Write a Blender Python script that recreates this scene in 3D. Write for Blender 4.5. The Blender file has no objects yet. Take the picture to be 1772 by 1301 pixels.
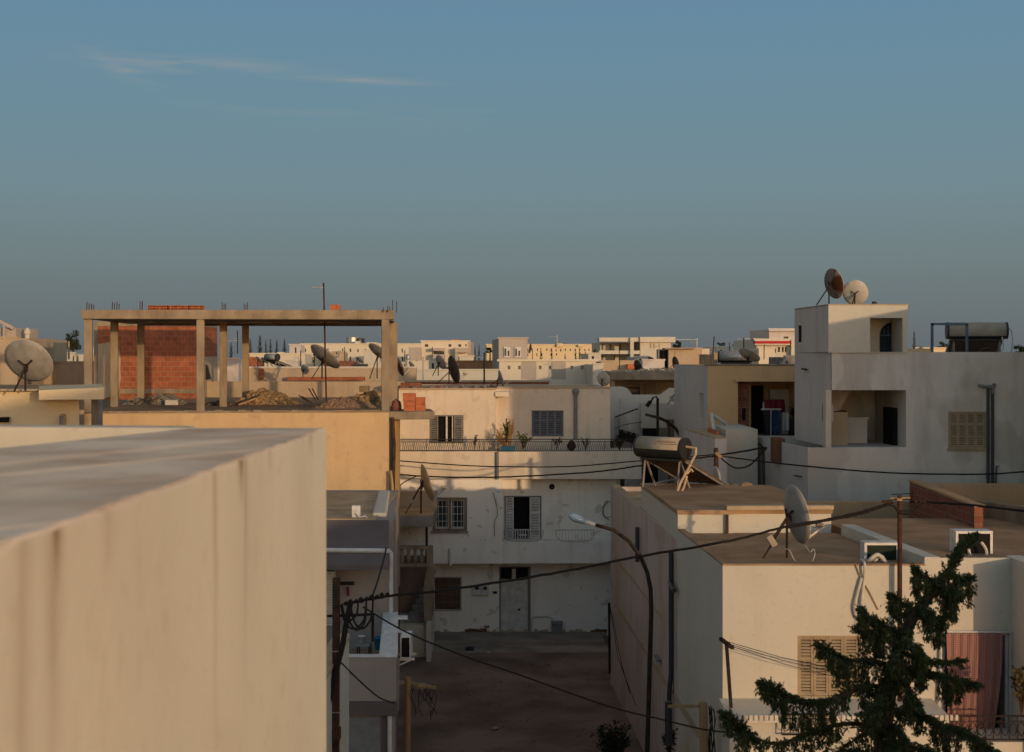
import bpy, math, random
from mathutils import Vector, Matrix
R = math.radians
C = bpy.context.scene.collection
SC = bpy.context.scene
# ------------------------------------------------------------------ camera
CX, HY, F, CZ = 886.0, 612.0, 2461.1, 10.5          # photograph: centre column, horizon row, focal length in pixels, eye height
cd = bpy.data.cameras.new('camera'); cam = bpy.data.objects.new('camera', cd); C.objects.link(cam)
cam.location = (0, 0, CZ); cam.rotation_euler = (R(90), 0, 0)
cd.lens = 50; cd.sensor_width = 36; cd.shift_y = -(650.5 - HY) / 1772.0
cd.clip_start = 0.1; cd.clip_end = 4000
cd.dof.use_dof = True; cd.dof.focus_distance = 48; cd.dof.aperture_fstop = 3.2
SC.camera = cam
# ------------------------------------------------------------------ light
SUN_AZ, SUN_EL = 30.0, 5.2                           # to the right of straight behind the camera; height
w = bpy.data.worlds.new('World'); SC.world = w; w.use_nodes = True
nt = w.node_tree; nt.nodes.clear()
def wn(t, **k):
    n = nt.nodes.new(t)
    for a, b in k.items(): setattr(n, a, b)
    return n
out = wn('ShaderNodeOutputWorld'); bg = wn('ShaderNodeBackground'); sky = wn('ShaderNodeTexSky')
sky.sky_type = 'NISHITA'; sky.sun_disc = False
sky.sun_elevation = R(SUN_EL); sky.sun_rotation = R(180 - SUN_AZ)
sky.altitude = 0; sky.air_density = 1.0; sky.dust_density = 0.3; sky.ozone_density = 3.0
tint = wn('ShaderNodeMix', data_type='RGBA', blend_type='MULTIPLY'); tint.inputs[0].default_value = 1
tint.inputs[7].default_value = (4.6, 3.1, 2.25, 1)
tc = wn('ShaderNodeTexCoord'); mp = wn('ShaderNodeMapping')
mp.inputs['Scale'].default_value = (7.0, 2.0, 90.0)
nz = wn('ShaderNodeTexNoise'); nz.inputs['Scale'].default_value = 2.3; nz.inputs['Detail'].default_value = 7; nz.inputs['Distortion'].default_value = 0.6
rp = wn('ShaderNodeValToRGB'); rp.color_ramp.elements[0].position = 0.38; rp.color_ramp.elements[1].position = 0.66
sep = wn('ShaderNodeSeparateXYZ')
def mathn(op, a=None, b=None):
    n = wn('ShaderNodeMath', operation=op)
    for i, v in enumerate((a, b)):
        if v is None: continue
        if isinstance(v, (int, float)): n.inputs[i].default_value = v
        else: nt.links.new(v, n.inputs[i])
    return n.outputs[0]
L = nt.links.new
L(tc.outputs['Generated'], mp.inputs['Vector']); L(mp.outputs[0], nz.inputs['Vector']); L(nz.outputs[0], rp.inputs[0])
L(tc.outputs['Generated'], sep.inputs[0])
# the dusky band opposite the sun: steel blue fading down to a mauve grey horizon
def lin(c): return tuple(((v/255+.055)/1.055)**2.4/SKY_K for v in c)
SKY_K = 0.12
gr = wn('ShaderNodeValToRGB'); el = mathn('DIVIDE', mathn('MAXIMUM', sep.outputs[2], 0.0), 0.5); L(el, gr.inputs[0])
STOPS = ((.0,(99,106,110)),(.02,(102,109,113)),(.064,(107,117,119)),(.132,(113,128,130)),(.22,(114,137,145)),(.35,(108,140,156)),(.47,(102,138,161)),(.62,(122,133,148)),(1.0,(146,138,132)))
while len(gr.color_ramp.elements) < len(STOPS): gr.color_ramp.elements.new(0.5)
for e_, (p_, c_) in zip(gr.color_ramp.elements, STOPS): e_.position = p_; e_.color = (*[v*.25 for v in lin(c_)], 1)
g4 = wn('ShaderNodeVectorMath', operation='SCALE'); g4.inputs['Scale'].default_value = 4; L(gr.outputs[0], g4.inputs[0])
anti = mathn('SUBTRACT', mathn('MULTIPLY', sep.outputs[1], math.cos(R(SUN_AZ))), mathn('MULTIPLY', sep.outputs[0], math.sin(R(SUN_AZ))))
wgt = wn('ShaderNodeMapRange', interpolation_type='SMOOTHSTEP'); wgt.inputs[1].default_value = -0.25; wgt.inputs[2].default_value = 0.35; L(anti, wgt.inputs[0])
dusk = wn('ShaderNodeMix', data_type='RGBA'); L(wgt.outputs[0], dusk.inputs[0]); L(g4.outputs[0], dusk.inputs[7])
# thin streaks of cirrus high on the left of the view: band in elevation, fading to the right
front = mathn('GREATER_THAN', sep.outputs[1], 0.0)
def wisp(x0, wx, z0, wz, slope, k):
    dx = mathn('SUBTRACT', sep.outputs[0], x0)
    a = mathn('POWER', mathn('DIVIDE', dx, wx), 2.0)
    b_ = mathn('POWER', mathn('DIVIDE', mathn('ABSOLUTE', mathn('SUBTRACT', mathn('SUBTRACT', sep.outputs[2], z0), mathn('MULTIPLY', dx, slope))), wz), 2.0)
    return mathn('MULTIPLY', mathn('POWER', 2.718, mathn('MULTIPLY', mathn('ADD', a, b_), -1.0)), k)
ws_ = mathn('MAXIMUM', wisp(-.215,.060,.1945,.0048,-.01,.62), mathn('MAXIMUM', wisp(-.105,.042,.1875,.0024,-.02,.55), mathn('MAXIMUM', wisp(-.165,.05,.166,.003,-.05,.25), mathn('MAXIMUM', wisp(-.262,.02,.191,.006,-.35,.5), wisp(-.10,.10,.162,.012,0,.10)))))
soft = mathn('ADD', mathn('MULTIPLY', rp.outputs[0], .9), .10)
amt = mathn('MULTIPLY', mathn('MULTIPLY', ws_, front), soft)
cl = wn('ShaderNodeMix', data_type='RGBA'); cl.inputs[7].default_value = (2.6, 2.75, 2.7, 1)
L(sky.outputs[0], tint.inputs[6]); L(amt, cl.inputs[0]); L(tint.outputs[2], dusk.inputs[6]); L(dusk.outputs[2], cl.inputs[6]); L(cl.outputs[2], bg.inputs[0])
bg.inputs[1].default_value = SKY_K
L(bg.outputs[0], out.inputs[0])
sd = Vector((math.sin(R(SUN_AZ)) * math.cos(R(SUN_EL)), -math.cos(R(SUN_AZ)) * math.cos(R(SUN_EL)), math.sin(R(SUN_EL))))
ld = bpy.data.lights.new('sun', 'SUN'); ld.energy = 2.1; ld.angle = R(0.6); ld.color = (1.0, 0.68, 0.38)
lo = bpy.data.objects.new('sun', ld); C.objects.link(lo); lo.location = (20, -20, 30)
lo.rotation_euler = (-sd).to_track_quat('-Z', 'Y').to_euler()
SC.view_settings.view_transform = 'Standard'; SC.view_settings.look = 'None'; SC.view_settings.gamma = 1
SC.view_settings.exposure = 0.0
SC.render.engine = 'CYCLES'

# ------------------------------------------------------------------ helpers
def X(px, Y): return (px - CX) * Y / F
def Z(py, Y): return CZ - (py - HY) * Y / F
def P(px, py, Y): return Vector((X(px, Y), Y, Z(py, Y)))
LOC = {}
rnd = random.Random(7)

class B:
    """collects faces in world coordinates; build() links them as ONE mesh object"""
    def __init__(s): s.v = []; s.f = []
    def add(s, pts, faces):
        o = len(s.v); s.v += [Vector(p) for p in pts]; s.f += [tuple(i + o for i in f) for f in faces]; return s
    def poly(s, *pts): return s.add(pts, [tuple(range(len(pts)))])
    def box(s, x0, x1, y0, y1, z0, z1):
        p = [(x0,y0,z0),(x1,y0,z0),(x1,y1,z0),(x0,y1,z0),(x0,y0,z1),(x1,y0,z1),(x1,y1,z1),(x0,y1,z1)]
        return s.add(p, [(0,3,2,1),(4,5,6,7),(0,1,5,4),(1,2,6,5),(2,3,7,6),(3,0,4,7)])
    def pbox(s, px0, py0, px1, py1, Y0, Y1): return s.box(X(px0,Y0), X(px1,Y0), Y0, Y1, Z(py1,Y0), Z(py0,Y0))
    def prism(s, pts, z0, z1):
        n = len(pts); z0s = z0 if isinstance(z0, (list, tuple)) else [z0]*n; z1s = z1 if isinstance(z1, (list, tuple)) else [z1]*n
        v = [(p[0],p[1],z0s[i]) for i,p in enumerate(pts)] + [(p[0],p[1],z1s[i]) for i,p in enumerate(pts)]
        f = [tuple(reversed(range(n))), tuple(range(n, 2*n))] + [(i,(i+1)%n,n+(i+1)%n,n+i) for i in range(n)]
        return s.add(v, f)
    def slab(s, prof, Y0, Y1):
        """outline given as world (x,z) points, extruded from Y0 back to Y1"""
        n = len(prof); v = [(a,Y0,b) for a,b in prof] + [(a,Y1,b) for a,b in prof]
        return s.add(v, [tuple(range(n)), tuple(reversed(range(n,2*n)))] + [(i,n+i,n+(i+1)%n,(i+1)%n) for i in range(n)])
    def bar(s, p, q, a, b=None, up=(0,0,1)):
        p, q = Vector(p), Vector(q); b = b or a; d = (q-p).normalized(); u = Vector(up)
        if abs(d.dot(u)) > .99: u = Vector((0,1,0))
        r = d.cross(u).normalized()*a/2; t = r.cross(d).normalized()*b/2
        v = [p-r-t,p+r-t,p+r+t,p-r+t,q-r-t,q+r-t,q+r+t,q-r+t]
        return s.add(v, [(0,1,2,3),(7,6,5,4),(0,4,5,1),(1,5,6,2),(2,6,7,3),(3,7,4,0)])
    def tube(s, pts, r, n=8, r1=None, cap=True):
        pts = [Vector(p) for p in pts]; m = len(pts); v = []; u = None
        for i, p in enumerate(pts):
            d = (pts[min(i+1,m-1)] - pts[max(i-1,0)]).normalized()
            if u is None:
                u = d.cross(Vector((0,0,1)));
                if u.length < .05: u = d.cross(Vector((0,1,0)))
            u = (u - d*u.dot(d)).normalized(); t = d.cross(u)
            rr = r if r1 is None else r + (r1-r)*i/(m-1)
            v += [p + (u*math.cos(k*2*math.pi/n) + t*math.sin(k*2*math.pi/n))*rr for k in range(n)]
        f = [(i*n+k, i*n+(k+1)%n, (i+1)*n+(k+1)%n, (i+1)*n+k) for i in range(m-1) for k in range(n)]
        if cap: f += [tuple(reversed(range(n))), tuple(range((m-1)*n, m*n))]
        return s.add(v, f)
    def cyl(s, p, q, r, n=16, r1=None): return s.tube([p,q], r, n, r1)
    def lathe(s, c, prof, n=12):
        m = len(prof); v = [(c[0]+r*math.cos(k*2*math.pi/n), c[1]+r*math.sin(k*2*math.pi/n), c[2]+z) for r,z in prof for k in range(n)]
        f = [(i*n+k, i*n+(k+1)%n, (i+1)*n+(k+1)%n, (i+1)*n+k) for i in range(m-1) for k in range(n)] + [tuple(reversed(range(n))), tuple(range((m-1)*n, m*n))]
        return s.add(v, f)
    def rock(s, c, r, q=None, sq=(1,1,.8)):
        q = q or rnd; t = (1+5**.5)/2
        ic = [(-1,t,0),(1,t,0),(-1,-t,0),(1,-t,0),(0,-1,t),(0,1,t),(0,-1,-t),(0,1,-t),(t,0,-1),(t,0,1),(-t,0,-1),(-t,0,1)]
        fs = [(0,11,5),(0,5,1),(0,1,7),(0,7,10),(0,10,11),(1,5,9),(5,11,4),(11,10,2),(10,7,6),(7,1,8),(3,9,4),(3,4,2),(3,2,6),(3,6,8),(3,8,9),(4,9,5),(2,4,11),(6,2,10),(8,6,7),(9,8,1)]
        M = Matrix.Rotation(q.uniform(0,6.3),3,Vector((q.uniform(-1,1),q.uniform(-1,1),q.uniform(-1,1))).normalized() if True else None)
        v = [Vector(c) + Vector([a*b for a,b in zip(M @ (Vector(p).normalized()*r*q.uniform(.6,1.25)), sq)]) for p in ic]
        return s.add(v, fs)
    def panel(s, p, q, z0, z1, holes=(), back=True):
        """vertical wall face from p to q (seen from outside p is on the left) with recessed openings (u0,u1,z0,z1,depth)"""
        p, q = Vector((p[0],p[1],0)), Vector((q[0],q[1],0)); W = (q-p).length; d = (q-p)/W; n = Vector((d.y,-d.x,0))
        us = sorted({0.0, W} | {min(max(u,0),W) for h in holes for u in h[:2]}); zs = sorted({z0, z1} | {min(max(z,z0),z1) for h in holes for z in h[2:4]})
        at = lambda u, z, k=0: p + d*u - n*k + Vector((0,0,z))
        for i in range(len(us)-1):
            for j in range(len(zs)-1):
                um, zm = (us[i]+us[i+1])/2, (zs[j]+zs[j+1])/2
                if any(h[0] < um < h[1] and h[2] < zm < h[3] for h in holes): continue
                s.poly(at(us[i],zs[j]), at(us[i+1],zs[j]), at(us[i+1],zs[j+1]), at(us[i],zs[j+1]))
        for u0,u1,a,b,k in holes:
            u0, u1, a, b = max(u0,0), min(u1,W), max(a,z0), min(b,z1)
            s.poly(at(u0,a), at(u0,b), at(u0,b,k), at(u0,a,k)); s.poly(at(u1,b), at(u1,a), at(u1,a,k), at(u1,b,k))
            s.poly(at(u0,b), at(u1,b), at(u1,b,k), at(u0,b,k)); s.poly(at(u1,a), at(u0,a), at(u0,a,k), at(u1,a,k))
            if back: s.poly(at(u0,a,k), at(u0,b,k), at(u1,b,k), at(u1,a,k))
        return s
    def block(s, pts, z0, z1, holes={}, top=True):
        """closed house body on a counter-clockwise footprint; holes[edge] = openings on that edge"""
        n = len(pts)
        for i in range(n): s.panel(pts[i], pts[(i+1)%n], z0, z1, holes.get(i, ()))
        if top: s.add([(p[0],p[1],z1) for p in pts], [tuple(range(n))])
        return s.add([(p[0],p[1],z0) for p in pts], [tuple(reversed(range(n)))])
    def build(s, name, m, parent=None, smooth=False, bevel=0):
        me = bpy.data.meshes.new(name); o0 = LOC.get(parent.name if parent else None, Vector((0,0,0)))
        if parent is None:
            lo_ = [min(v[i] for v in s.v) for i in range(3)]; hi = [max(v[i] for v in s.v) for i in range(3)]
            o0 = Vector(((lo_[0]+hi[0])/2, (lo_[1]+hi[1])/2, lo_[2]))
        me.from_pydata([v-o0 for v in s.v], [], s.f); me.update()
        o = bpy.data.objects.new(name, me); C.objects.link(o); me.materials.append(m)
        if smooth:
            for p in me.polygons: p.use_smooth = True
        if parent: o.parent = parent; LOC[o.name] = o0
        else: o.location = o0; LOC[o.name] = o0
        if bevel:
            b = o.modifiers.new('bevel', 'BEVEL'); b.width = bevel; b.segments = 3; b.limit_method = 'ANGLE'
        return o
    def thing(s, name, label, cat, m, group=None, smooth=False, bevel=0, kind=None):
        return tag(s.build(name, m, None, smooth, bevel), label, cat, group, kind)

def tag(o, label, cat, group=None, kind=None):
    o['label'] = label
    if cat: o['category'] = cat
    if group: o['group'] = group
    if kind: o['kind'] = kind
    return o
def thing(name, label, cat, loc, group=None):
    o = bpy.data.objects.new(name, None); C.objects.link(o); o.location = Vector(loc); o.empty_display_size = .3
    LOC[o.name] = Vector(loc); return tag(o, label, cat, group)
def fh(p, Y, px0, py0, px1, py1, d): return (X(px0,Y)-p[0], X(px1,Y)-p[0], Z(py1,Y), Z(py0,Y), d)

# ------------------------------------------------------------------ materials
def mat(name, col, rough=.85, metal=0.0):
    m = bpy.data.materials.new(name); m.use_nodes = True; b = m.node_tree.nodes['Principled BSDF']
    b.inputs['Base Color'].default_value = (*col, 1); b.inputs['Roughness'].default_value = rough; b.inputs['Metallic'].default_value = metal
    b.inputs['Specular IOR Level'].default_value = .12 if rough > .55 else .4
    return m
def noisy(name, c1, c2, scale=3.0, rough=.85, metal=0.0, bump=.2, stretch=(1,1,1), detail=6, lo=.35, hi=.65, bscale=None, dist=.02):
    """two colours mixed by noise on the surface position, with a finer bump"""
    m = mat(name, c1, rough, metal); t = m.node_tree; b = t.nodes['Principled BSDF']; l = t.links.new
    g = t.nodes.new('ShaderNodeNewGeometry'); mp = t.nodes.new('ShaderNodeMapping'); mp.inputs['Scale'].default_value = stretch
    n = t.nodes.new('ShaderNodeTexNoise'); n.inputs['Scale'].default_value = scale; n.inputs['Detail'].default_value = detail
    r = t.nodes.new('ShaderNodeMapRange'); r.inputs[1].default_value = lo; r.inputs[2].default_value = hi
    x = t.nodes.new('ShaderNodeMix'); x.data_type = 'RGBA'; x.inputs[6].default_value = (*c1,1); x.inputs[7].default_value = (*c2,1)
    l(g.outputs['Position'], mp.inputs[0]); l(mp.outputs[0], n.inputs['Vector']); l(n.outputs[0], r.inputs[0]); l(r.outputs[0], x.inputs[0]); l(x.outputs[2], b.inputs['Base Color'])
    if bump:
        n2 = t.nodes.new('ShaderNodeTexNoise'); n2.inputs['Scale'].default_value = bscale or scale*6; n2.inputs['Detail'].default_value = 5
        bu = t.nodes.new('ShaderNodeBump'); bu.inputs['Strength'].default_value = bump; bu.inputs['Distance'].default_value = dist
        l(g.outputs['Position'], n2.inputs['Vector']); l(n2.outputs[0], bu.inputs['Height']); l(bu.outputs[0], b.inputs['Normal'])
    return m
def plaster(name, base, dirt=(.20,.16,.12), blotch=.35, streak=.4, peel=0.0, peelc=(.30,.22,.15), bump=.25, sc=1.0, rough=.9, patch=.0, patchc=(.4,.4,.4)):
    """painted render: soft blotches, vertical rain streaks, fine grain, a few flaked spots"""
    m = mat(name, base, rough); t = m.node_tree; b = t.nodes['Principled BSDF']; l = t.links.new; N = t.nodes.new
    g = N('ShaderNodeNewGeometry')
    def noise(scale, stretch=(1,1,1), det=5, dis=0.0):
        mp = N('ShaderNodeMapping'); mp.inputs['Scale'].default_value = stretch; n = N('ShaderNodeTexNoise')
        n.inputs['Scale'].default_value = scale*sc; n.inputs['Detail'].default_value = det; n.inputs['Distortion'].default_value = dis
        l(g.outputs['Position'], mp.inputs[0]); l(mp.outputs[0], n.inputs['Vector']); return n.outputs[0]
    def rng(v, a, c, k):
        r = N('ShaderNodeMapRange'); r.inputs[1].default_value = a; r.inputs[2].default_value = c; r.inputs[4].default_value = k; l(v, r.inputs[0]); return r.outputs[0]
    def mix(prev, fac, col):
        x = N('ShaderNodeMix'); x.data_type = 'RGBA'; x.inputs[7].default_value = (*col,1); l(fac, x.inputs[0])
        if isinstance(prev, tuple): x.inputs[6].default_value = (*prev,1)
        else: l(prev, x.inputs[6])
        return x.outputs[2]
    c = mix(tuple(base), rng(noise(.9), .42, .75, blotch), tuple(a*.5+d*.5 for a,d in zip(base,dirt)))
    if patch: c = mix(c, rng(noise(.55,(1,1,.6),3,.3), .52, .56, patch), patchc)
    c = mix(c, rng(noise(2.3,(1,1,.13),7,.5), .52, .82, streak), dirt)
    c = mix(c, rng(noise(9.0,(1,1,1),6), .55, .85, .25), dirt)
    if peel: c = mix(c, rng(noise(2.6,(1,1,1),8,.4), .62, .65, peel), peelc)
    l(c, b.inputs['Base Color'])
    bu = N('ShaderNodeBump'); bu.inputs['Strength'].default_value = bump; bu.inputs['Distance'].default_value = .02
    ad = N('ShaderNodeMath'); ad.operation = 'ADD'; l(noise(14,(1,1,1),6), ad.inputs[0]); l(noise(1.6), ad.inputs[1]); l(ad.outputs[0], bu.inputs['Height']); l(bu.outputs[0], b.inputs['Normal'])
    return m
def bricks(name, c1, c2, mort, bw=.30, bh=.2):
    m = mat(name, c1, .9); t = m.node_tree; b = t.nodes['Principled BSDF']; l = t.links.new; N = t.nodes.new
    g = N('ShaderNodeNewGeometry'); s = N('ShaderNodeSeparateXYZ'); a = N('ShaderNodeMath'); a.operation = 'ADD'; cb = N('ShaderNodeCombineXYZ')
    l(g.outputs['Position'], s.inputs[0]); l(s.outputs[0], a.inputs[0]); l(s.outputs[1], a.inputs[1]); l(a.outputs[0], cb.inputs[0]); l(s.outputs[2], cb.inputs[1])
    k = N('ShaderNodeTexBrick'); k.inputs['Scale'].default_value = 1; k.inputs['Brick Width'].default_value = bw; k.inputs['Row Height'].default_value = bh
    k.inputs['Mortar Size'].default_value = .010; k.inputs['Mortar Smooth'].default_value = .3; k.inputs['Color1'].default_value = (*c1,1); k.inputs['Color2'].default_value = (*c2,1); k.inputs['Mortar'].default_value = (*mort,1)
    n = N('ShaderNodeTexNoise'); n.inputs['Scale'].default_value = 5; n.inputs['Detail'].default_value = 6
    x = N('ShaderNodeMix'); x.data_type = 'RGBA'; x.blend_type = 'MULTIPLY'; r = N('ShaderNodeMapRange'); r.inputs[1].default_value = .3; r.inputs[2].default_value = .7; r.inputs[3].default_value = .82; r.inputs[4].default_value = 1.12
    l(g.outputs['Position'], n.inputs['Vector']); l(n.outputs[0], r.inputs[0]); x.inputs[0].default_value = 1; l(cb.outputs[0], k.inputs['Vector']); l(k.outputs[0], x.inputs[6]); l(r.outputs[0], x.inputs[7]); l(x.outputs[2], b.inputs['Base Color'])
    bu = N('ShaderNodeBump'); bu.inputs['Strength'].default_value = .6; bu.inputs['Distance'].default_value = .02; bu.invert = True; l(k.outputs['Fac'], bu.inputs['Height']); l(bu.outputs[0], b.inputs['Normal'])
    return m
M = dict(
    parapet=None,
    white=plaster('white_plaster', (.535,.495,.415), blotch=.22, streak=.10, bump=.15),
    cream=plaster('cream_plaster', (.60,.53,.42), (.3,.24,.17), .18, .12, bump=.15),
    centralw=plaster('lightened_white_plaster', (.80,.73,.63), (.34,.27,.2), .3, .35, peel=.45, peelc=(.36,.28,.2)),  # whiter lower storeys, lightened further to make up for weak fill light
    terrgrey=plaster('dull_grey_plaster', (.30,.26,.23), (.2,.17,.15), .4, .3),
    central=plaster('aged_white_plaster', (.645,.55,.43), (.28,.2,.14), .4, .45, peel=.3, peelc=(.38,.30,.22)),
    ochre=plaster('ochre_render', (.545,.385,.215), (.30,.2,.11), .4, .35, peel=.3, peelc=(.35,.25,.16)),
    grey=plaster('patched_grey_plaster', (.61,.555,.495), (.28,.245,.21), .6, .55, patch=.7, patchc=(.44,.39,.34)),
    greywhite=plaster('grey_white_plaster', (.52,.485,.46), (.28,.24,.21), .35, .4),
    pink=plaster('pinkish_worn_plaster', (.50,.425,.385), (.34,.23,.17), .7, .55, patch=.7, patchc=(.42,.31,.25)),
    earth=plaster('brown_earth_render', (.44,.29,.165), (.24,.16,.09), .5, .4, bump=.4),
    taupe=plaster('taupe_plaster', (.40,.35,.30), (.2,.16,.13), .25, .2),
    tan=plaster('tan_render', (.58,.37,.19), (.27,.18,.10), .4, .4),
    stonewall=plaster('rough_sandy_render', (.42,.33,.23), (.2,.15,.1), .6, .4, bump=.6),
    yellow=plaster('yellow_cream_plaster', (.62,.50,.32), (.4,.3,.2), .2, .2),
    concrete=noisy('bare_concrete', (.30,.24,.17), (.19,.15,.105), 2.2, .92, bump=.5, stretch=(1,1,.5), bscale=18),
    concretedk=noisy('grey_concrete', (.26,.24,.22), (.17,.155,.14), 2.0, .92, bump=.4, bscale=16),
    roof=noisy('brown_roof_screed', (.37,.24,.14), (.25,.16,.095), 1.1, .95, bump=.5, bscale=9),
    rooftan=noisy('sandy_roof_screed', (.46,.34,.21), (.32,.23,.14), 1.3, .95, bump=.4, bscale=9),
    brick=bricks('hollow_red_brick', (.34,.11,.055), (.26,.082,.042), (.32,.21,.14)),
    brickdk=bricks('old_red_brick', (.24,.09,.055), (.19,.07,.045), (.24,.18,.14)),
    brickplain=noisy('fired_clay', (.44,.15,.07), (.34,.11,.05), 6, .9, bump=.3),
    terracotta=noisy('terracotta_paint', (.45,.22,.11), (.38,.18,.09), 2, .9),
    dirt=noisy('street_dirt', (.25,.175,.13), (.13,.09,.07), .5, .97, bump=.7, bscale=5, dist=.04),
    pave=noisy('worn_pavement', (.33,.26,.20), (.21,.165,.13), .9, .95, bump=.5, bscale=8),
    dark=mat('dark_interior', (.012,.011,.011), .9),
    glass=mat('dark_window_glass', (.03,.035,.04), .12),
    shutbeige=noisy('beige_shutter_paint', (.36,.28,.18), (.28,.215,.14), 5, .7, bump=.1),
    shutgrey=noisy('grey_shutter_paint', (.20,.185,.17), (.15,.14,.13), 5, .7, bump=.1),
    shutblue=noisy('blue_grey_shutter_paint', (.13,.14,.155), (.10,.105,.12), 5, .7, bump=.1),
    shutwhite=noisy('chalky_white_paint', (.60,.57,.51), (.48,.44,.38), 5, .75, bump=.1),
    whitepaint=noisy('white_metal_paint', (.62,.61,.58), (.5,.48,.45), 6, .5, bump=.05),
    wood=noisy('weathered_wood', (.26,.19,.12), (.15,.105,.065), 6, .9, bump=.5, stretch=(1,1,.08)),
    woodlt=noisy('pale_pole_wood', (.40,.28,.14), (.24,.16,.08), 5, .9, bump=.5, stretch=(1,1,.06)),
    doorwood=noisy('brown_wood', (.17,.085,.045), (.12,.06,.03), 5, .8, stretch=(1,1,.2)),
    iron=noisy('dark_iron', (.018,.016,.015), (.04,.026,.02), 9, .75, 0, bump=.1),
    rust=noisy('rusty_steel', (.085,.04,.026), (.04,.024,.018), 7, .9, 0, bump=.2),
    cable=mat('black_cable', (.020,.016,.014), .8),
    dish=noisy('dish_grey_paint', (.29,.275,.25), (.22,.205,.185), 4, .55, bump=.02),
    dishwhite=noisy('dish_white_paint', (.44,.41,.37), (.36,.33,.28), 4, .5, bump=.02),
    dishdark=noisy('dark_dish_paint', (.035,.032,.03), (.06,.045,.038), 4, .6, bump=.02),
    dishrust=noisy('rust_streaked_dish', (.17,.15,.13), (.07,.026,.016), 2.0, .7, bump=.02, lo=.46, hi=.54),
    steel=noisy('galvanised_steel', (.42,.42,.41), (.3,.3,.29), 8, .45, .6, bump=.05),
    tankw=noisy('tank_enamel', (.36,.31,.24), (.29,.25,.19), 3, .75, bump=.02),
    black=mat('black_plastic', (.02,.02,.02), .5),
    panel=noisy('collector_back', (.13,.085,.06), (.09,.06,.04), 3, .7),
    blue=mat('blue_plastic', (.01,.16,.30), .5),
    bluemetal=noisy('blue_grey_metal', (.10,.15,.19), (.08,.11,.14), 6, .6, .2),
    darkgreen=noisy('dark_green_back', (.016,.03,.022), (.01,.02,.015), 5, .6),
    bluedoor=noisy('dark_blue_door', (.02,.03,.055), (.015,.02,.035), 5, .6),
    pvc=noisy('grey_pvc', (.20,.20,.20), (.15,.15,.15), 5, .6, bump=.05),
    whitepvc=noisy('white_pvc', (.60,.58,.55), (.48,.46,.43), 4, .5, bump=.05),
    pipedark=mat('dark_pipe', (.035,.037,.042), .5),
    foil=noisy('insulated_pipe', (.52,.38,.24), (.40,.29,.18), 9, .6),
    hose=noisy('white_hose', (.58,.54,.47), (.46,.42,.36), 9, .6),
    rubble=noisy('sandstone_rubble', (.36,.25,.14), (.18,.125,.075), 4, .95, bump=.5),
    gravel=noisy('pink_gravel', (.33,.215,.145), (.17,.11,.075), 14, .95, bump=.8, bscale=30),
    leaf=noisy('conifer_green', (.032,.054,.020), (.075,.088,.032), 3, .8, bump=0),
    leafdry=noisy('conifer_brown_tips', (.095,.062,.026), (.06,.05,.02), 3, .8, bump=0),
    leafdk=noisy('far_tree_green', (.022,.034,.022), (.035,.046,.026), .8, .85, bump=0),
    plant=noisy('plant_green', (.06,.11,.03), (.09,.1,.04), 5, .7, bump=0),
    straw=noisy('dry_straw', (.36,.22,.10), (.25,.15,.06), 8, .9, bump=0),
    bark=noisy('bark', (.10,.065,.04), (.06,.04,.025), 8, .95, bump=.6, stretch=(1,1,.3)),
    redstripe=mat('red_paint', (.38,.02,.03), .6),
    orange=noisy('faded_orange_print', (.30,.10,.025), (.22,.11,.04), 8, .6),
    cloth=noisy('clothes_dark', (.03,.035,.06), (.06,.04,.04), 8, .9),
    clothblue=noisy('clothes_blue', (.06,.09,.16), (.03,.05,.1), 8, .9),
    clothwhite=noisy('clothes_white', (.45,.44,.43), (.35,.33,.32), 8, .9),
    clothred=noisy('red_blanket', (.17,.02,.025), (.11,.015,.02), 8, .9),
    awning=noisy('dark_grey_painted_slab', (.13,.108,.104), (.105,.088,.085), 1.5, .85, bump=.2),
    lampglass=mat('lamp_glass', (.20,.28,.36), .12),
    ceramic=noisy('ceramic_tiles', (.5,.42,.33), (.3,.2,.14), 12, .6),
)
# ------------------------------------------------------------------ ground
G0 = -0.2
g = B(); n = 60
def gx(i): t = (i/n*2-1); return 1200*t*abs(t)**1.6
def gy(j): return -300 + 2300*(j/n)**2.2
for j in range(n+1):
    for i in range(n+1): g.v.append(Vector((gx(i), gy(j), G0)))
for j in range(n):
    for i in range(n): g.f.append((j*(n+1)+i, j*(n+1)+i+1, (j+1)*(n+1)+i+1, (j+1)*(n+1)+i))
g.thing('street_ground', 'dark earthen street and town ground between the houses', None, M['dirt'], kind='structure')
g = B(); g.box(-6.2, 3.4, 52.2, 54.4, G0-.3, G0+.14); g.box(-3.1, 3.5, 50.9, 52.2, G0-.3, G0+.03)
g.thing('pavement', 'raised worn pavement strip along the foot of the white house across the street', None, M['pave'], kind='structure', bevel=.02)

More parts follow.
